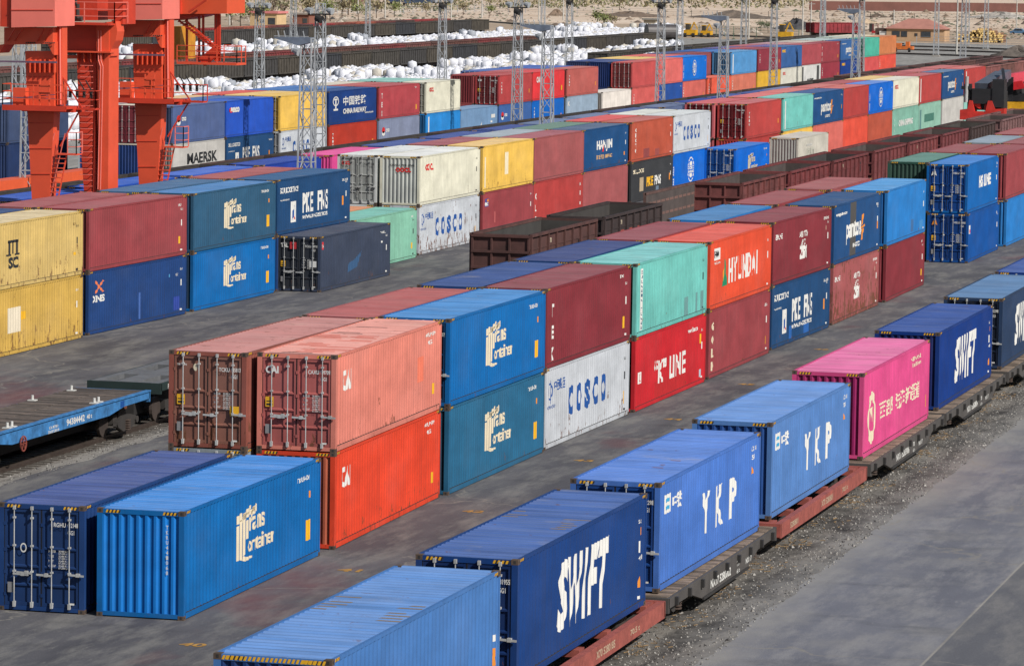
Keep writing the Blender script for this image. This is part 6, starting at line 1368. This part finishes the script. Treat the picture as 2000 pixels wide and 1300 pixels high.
# maroon hopper and flat wagon with stakes
gondola(GC, g(1582, 74).x, g(1582, 74).y, (142, 40, 50), 'maroon hopper wagon standing before the dark grey coal heap', 'single wagons in the background', rz=-.7)
p = g(1704, 72); t = thing('stake_wagon', 'red flat wagon with upright stakes left of the ochre house', 'railway wagon', (p.x, p.y, 0)); m = MB(); m.bar((0, 0, 1.1), (9.8, 0, 1.1), 2.6, .5); m.build('deck', plain('stake_red', (200, 44, 54), .6), t)
for k in range(9): m = MB(); m.box((.2+k*1.15, -1.25, 1.3), (.38+k*1.15, -1.1, 2.9)); m.build('stake', plain('stake_dark', (140, 52, 58), .7), t)
m = MB(); m.box((-.6, -1.2, 1.1), (.1, 1.2, 3.0)); m.build('end_rack', M_DARK, t); m = MB(); m.tube((1, -1., .45), (1.2, -1., .45), .45, 12); m.tube((8.2, -1., .45), (8.4, -1., .45), .45, 12); m.build('wheels', M_DARK, t)
# log pile: every visible log end
p = g(1862, 82); rnd = random.Random(5); ends = plain('log_end', (250, 200, 132), .85, 0, .2, 4, 1.6); bark = plain('log_bark', (150, 112, 84), .9); n = 0
me_l = []
for _ in range(4):
    m = MB(); m.tube((0, 0, 0), (0, 5, 0), .24, 9); k = len(m.f); m.m = [0]*(k-2)+[1, 1]; mm = m.mesh('log'); mm.materials[0] = bark; mm.materials[1] = ends; mm.use_fake_user = True; me_l.append(mm)
for row in range(8):
    for k in range(20):
        x = k*.5+(row % 2)*.25; prof = 7.2-abs(x-5.5)*.9 if x > 2.2 else 4
        if row < prof and rnd.random() < .93 and n < 150:
            o = bpy.data.objects.new('log', rnd.choice(me_l)); COL.objects.link(o); o.location = (p.x+1+x+rnd.uniform(-.04, .04), p.y+rnd.uniform(-.6, .6), .24+row*.43); o.scale = (1, 1, 1)
            tag(o, 'pale cut log with its end facing us in the pile beside the ochre house', 'log', 'cut logs in the pile'); n += 1
# road vehicles
def lorry(u, v, c_, label, ln=8.):
    p = g(u, v); t = thing('lorry', label, 'lorry', (p.x, p.y, 0)); C_ = plain('lorry_paint', c_, .4)
    m = MB(); m.box((0, 0, .9), (2.2, 2.4, 3.0)); m.build('cab', C_, t); m = MB(); m.box((2.4, 0, 1.1), (ln, 2.4, 2.6)); m.build('load_bed', plain('bed_paint', tuple(int(v_*.8) for v_ in c_), .6), t); m = MB(); m.box((.2, -.03, 1.9), (1.6, 0, 2.7)); m.build('side_window', plain('pane', (70, 76, 84), .2), t)
    for q in (1., ln-2.4, ln-1.2): m = MB(); m.tube((q, -.05, .5), (q, .3, .5), .5, 14); m.build('wheel', M_RUB, t)
lorry(758, 10, (70, 88, 132), 'left dark blue lorry on the far road'); lorry(790, 12, (80, 104, 140), 'right blue grey lorry on the far road', 9)
def car(u, v, c_, label):
    p = g(u, v); t = thing('parked_car', label, 'car', (p.x, p.y, 0)); C_ = plain('car_paint', c_, .3)
    m = MB(); m.prism([(0, .35), (4.3, .35), (4.3, .9), (3.4, 1.0), (2.8, 1.5), (1.2, 1.5), (.6, .95), (0, .85)], 0, 1.75, 1); m.build('body', C_, t); m = MB(); m.prism([(.9, 1.0), (3.1, 1.0), (2.7, 1.43), (1.3, 1.43)], -.02, 0, 1); m.build('side_window', plain('pane', (60, 66, 76), .2), t)
    for q in (.85, 3.4): m = MB(); m.tube((q, -.04, .33), (q, .2, .33), .33, 12); m.build('wheel', M_RUB, t)
car(660, 9, (214, 214, 216), 'white car on the far road left of the lorries'); car(1878, 82, (214, 60, 70), 'red and white car between the ochre house and the logs'); car(1972, 68, (96, 136, 176), 'blue car beyond the log pile')
# tracks, ballast and brick field at the far right
def trk(pts, label=None):
    m = MB()
    for a, b in zip(pts[:-1], pts[1:]):
        n = Vector((-(b-a).y, (b-a).x, 0)).normalized()*.76
        for s in (-1, 1): m.bar(a+n*s+Vector((0, 0, .15)), b+n*s+Vector((0, 0, .15)), .1, .2)
    struct(m.build('rail_track', M_RAIL))
    m = MB()
    for a, b in zip(pts[:-1], pts[1:]):
        n = Vector((-(b-a).y, (b-a).x, 0)).normalized()*1.9; m.add([a-n+Vector((0, 0, .02)), b-n+Vector((0, 0, .02)), b+n+Vector((0, 0, .02)), a+n+Vector((0, 0, .02))], [(0, 1, 2, 3)])
    struct(m.build('track_bed', plain('track_bed', (96, 90, 88), .95, 0, .25, .6)))
trk([g(1640, 88), g(1760, 91), g(1900, 95), g(2060, 101)]); trk([g(1690, 96), g(1850, 100), g(2060, 107)]); trk([g(1700, 104), g(1880, 110), g(2060, 117)]); trk([g(1940, 121), g(1975, 125), g(2040, 138)]); trk([g(1930, 126), g(1960, 132), g(2010, 146)])
trk([g(1000, 47), g(1250, 63), g(1500, 74), g(1760, 87)]); trk([g(940, 42), g(1250, 66), g(1400, 73)])
m, t_, b_ = newmat('brick_paving', .9); br = t_.nodes.new('ShaderNodeTexBrick'); br.inputs['Color1'].default_value = alb((166, 108, 96)); br.inputs['Color2'].default_value = alb((146, 96, 88)); br.inputs['Mortar'].default_value = alb((206, 180, 168)); br.inputs['Scale'].default_value = .35; br.inputs['Mortar Size'].default_value = .05
tc = t_.nodes.new('ShaderNodeTexCoord'); t_.links.new(tc.outputs['Object'], br.inputs['Vector']); t_.links.new(br.outputs[0], b_.inputs['Base Color'])
sheet('brick_paving', -62, 395, 40, 548, .012, m)

# rubble, clods and small clutter on the bare ground
rnd = random.Random(21); m = MB()
for _ in range(2600):
    u = rnd.choice((rnd.uniform(440, 1000), rnd.uniform(1000, 2040), rnd.uniform(1560, 2040))); v = rnd.uniform(12, 44) if u < 1000 else rnd.uniform(14, 78); p = g(u, v); q = rnd.uniform(.15, .6)*(2.2 if rnd.random() < .12 else 1)
    vs = [(p.x+q*math.cos(k*1.05+q)*rnd.uniform(.7, 1.5), p.y+q*math.sin(k*1.05+q)*rnd.uniform(.6, 1.1), 0) for k in range(6)]+[(p.x+rnd.uniform(-.2, .2)*q, p.y, q*rnd.uniform(.4, .9))]
    m.add(vs, [(k, (k+1) % 6, 6) for k in range(6)], rnd.randrange(4))
o = m.build('rubble', [plain('clod', c_, .95) for c_ in ((150, 130, 112), (120, 104, 92), (196, 184, 170), (104, 110, 90))]); o['kind'] = 'stuff'; tag(o, 'clods and rubble strewn over the far sandy ground', 'rubble')
# seams and bolted plates on the crane legs
for (u0, u1, v, y) in ((53, 104, 240, 70), (56, 102, 290, 70), (59, 99, 340, 70), (264, 312, 226, 84), (267, 308, 276, 84), (268, 306, 326, 84), (49, 105, 150, 70.15), (259, 315, 136, 84.15), (118, 205, 74, 77.2), (20, 105, 20, 69.1), (232, 316, 8, 83.1)):
    a = at(u0+1, v, y=y-.012); b = at(u1-1, v, y=y-.012); m = MB(); m.bar(a, b, .035); CB('weld_seam', m, CR3)
m = MB()
for (u, v, y) in ((60, 90, 69.7), (98, 90, 69.7), (270, 76, 83.7), (308, 76, 83.7)):
    for k in range(5): p = at(u-8+k*4, v-6, y=y); m.box((p.x-.03, p.y-.05, p.z-.03), (p.x+.03, p.y, p.z+.03))
CB('bolts', m, M_DARK)

# dry straw and dirt clods lying along the near rail
rnd = random.Random(31); m = MB()
for _ in range(1500):
    y = rnd.uniform(-20, 60); x = 12.15+abs(rnd.gauss(0, .55)); a = rnd.uniform(0, 3.1); l_ = rnd.uniform(.05, .18)
    if math.sin(y*1.3)+rnd.uniform(-1, 1) < .2: continue
    m.bar((x, y, .03), (x+math.cos(a)*l_, y+math.sin(a)*l_, .04), .015)
o = m.build('straw_litter', plain('straw', (170, 140, 100), .95)); o['kind'] = 'stuff'; tag(o, 'dry straw litter scattered beside the rail of the front train', 'litter')
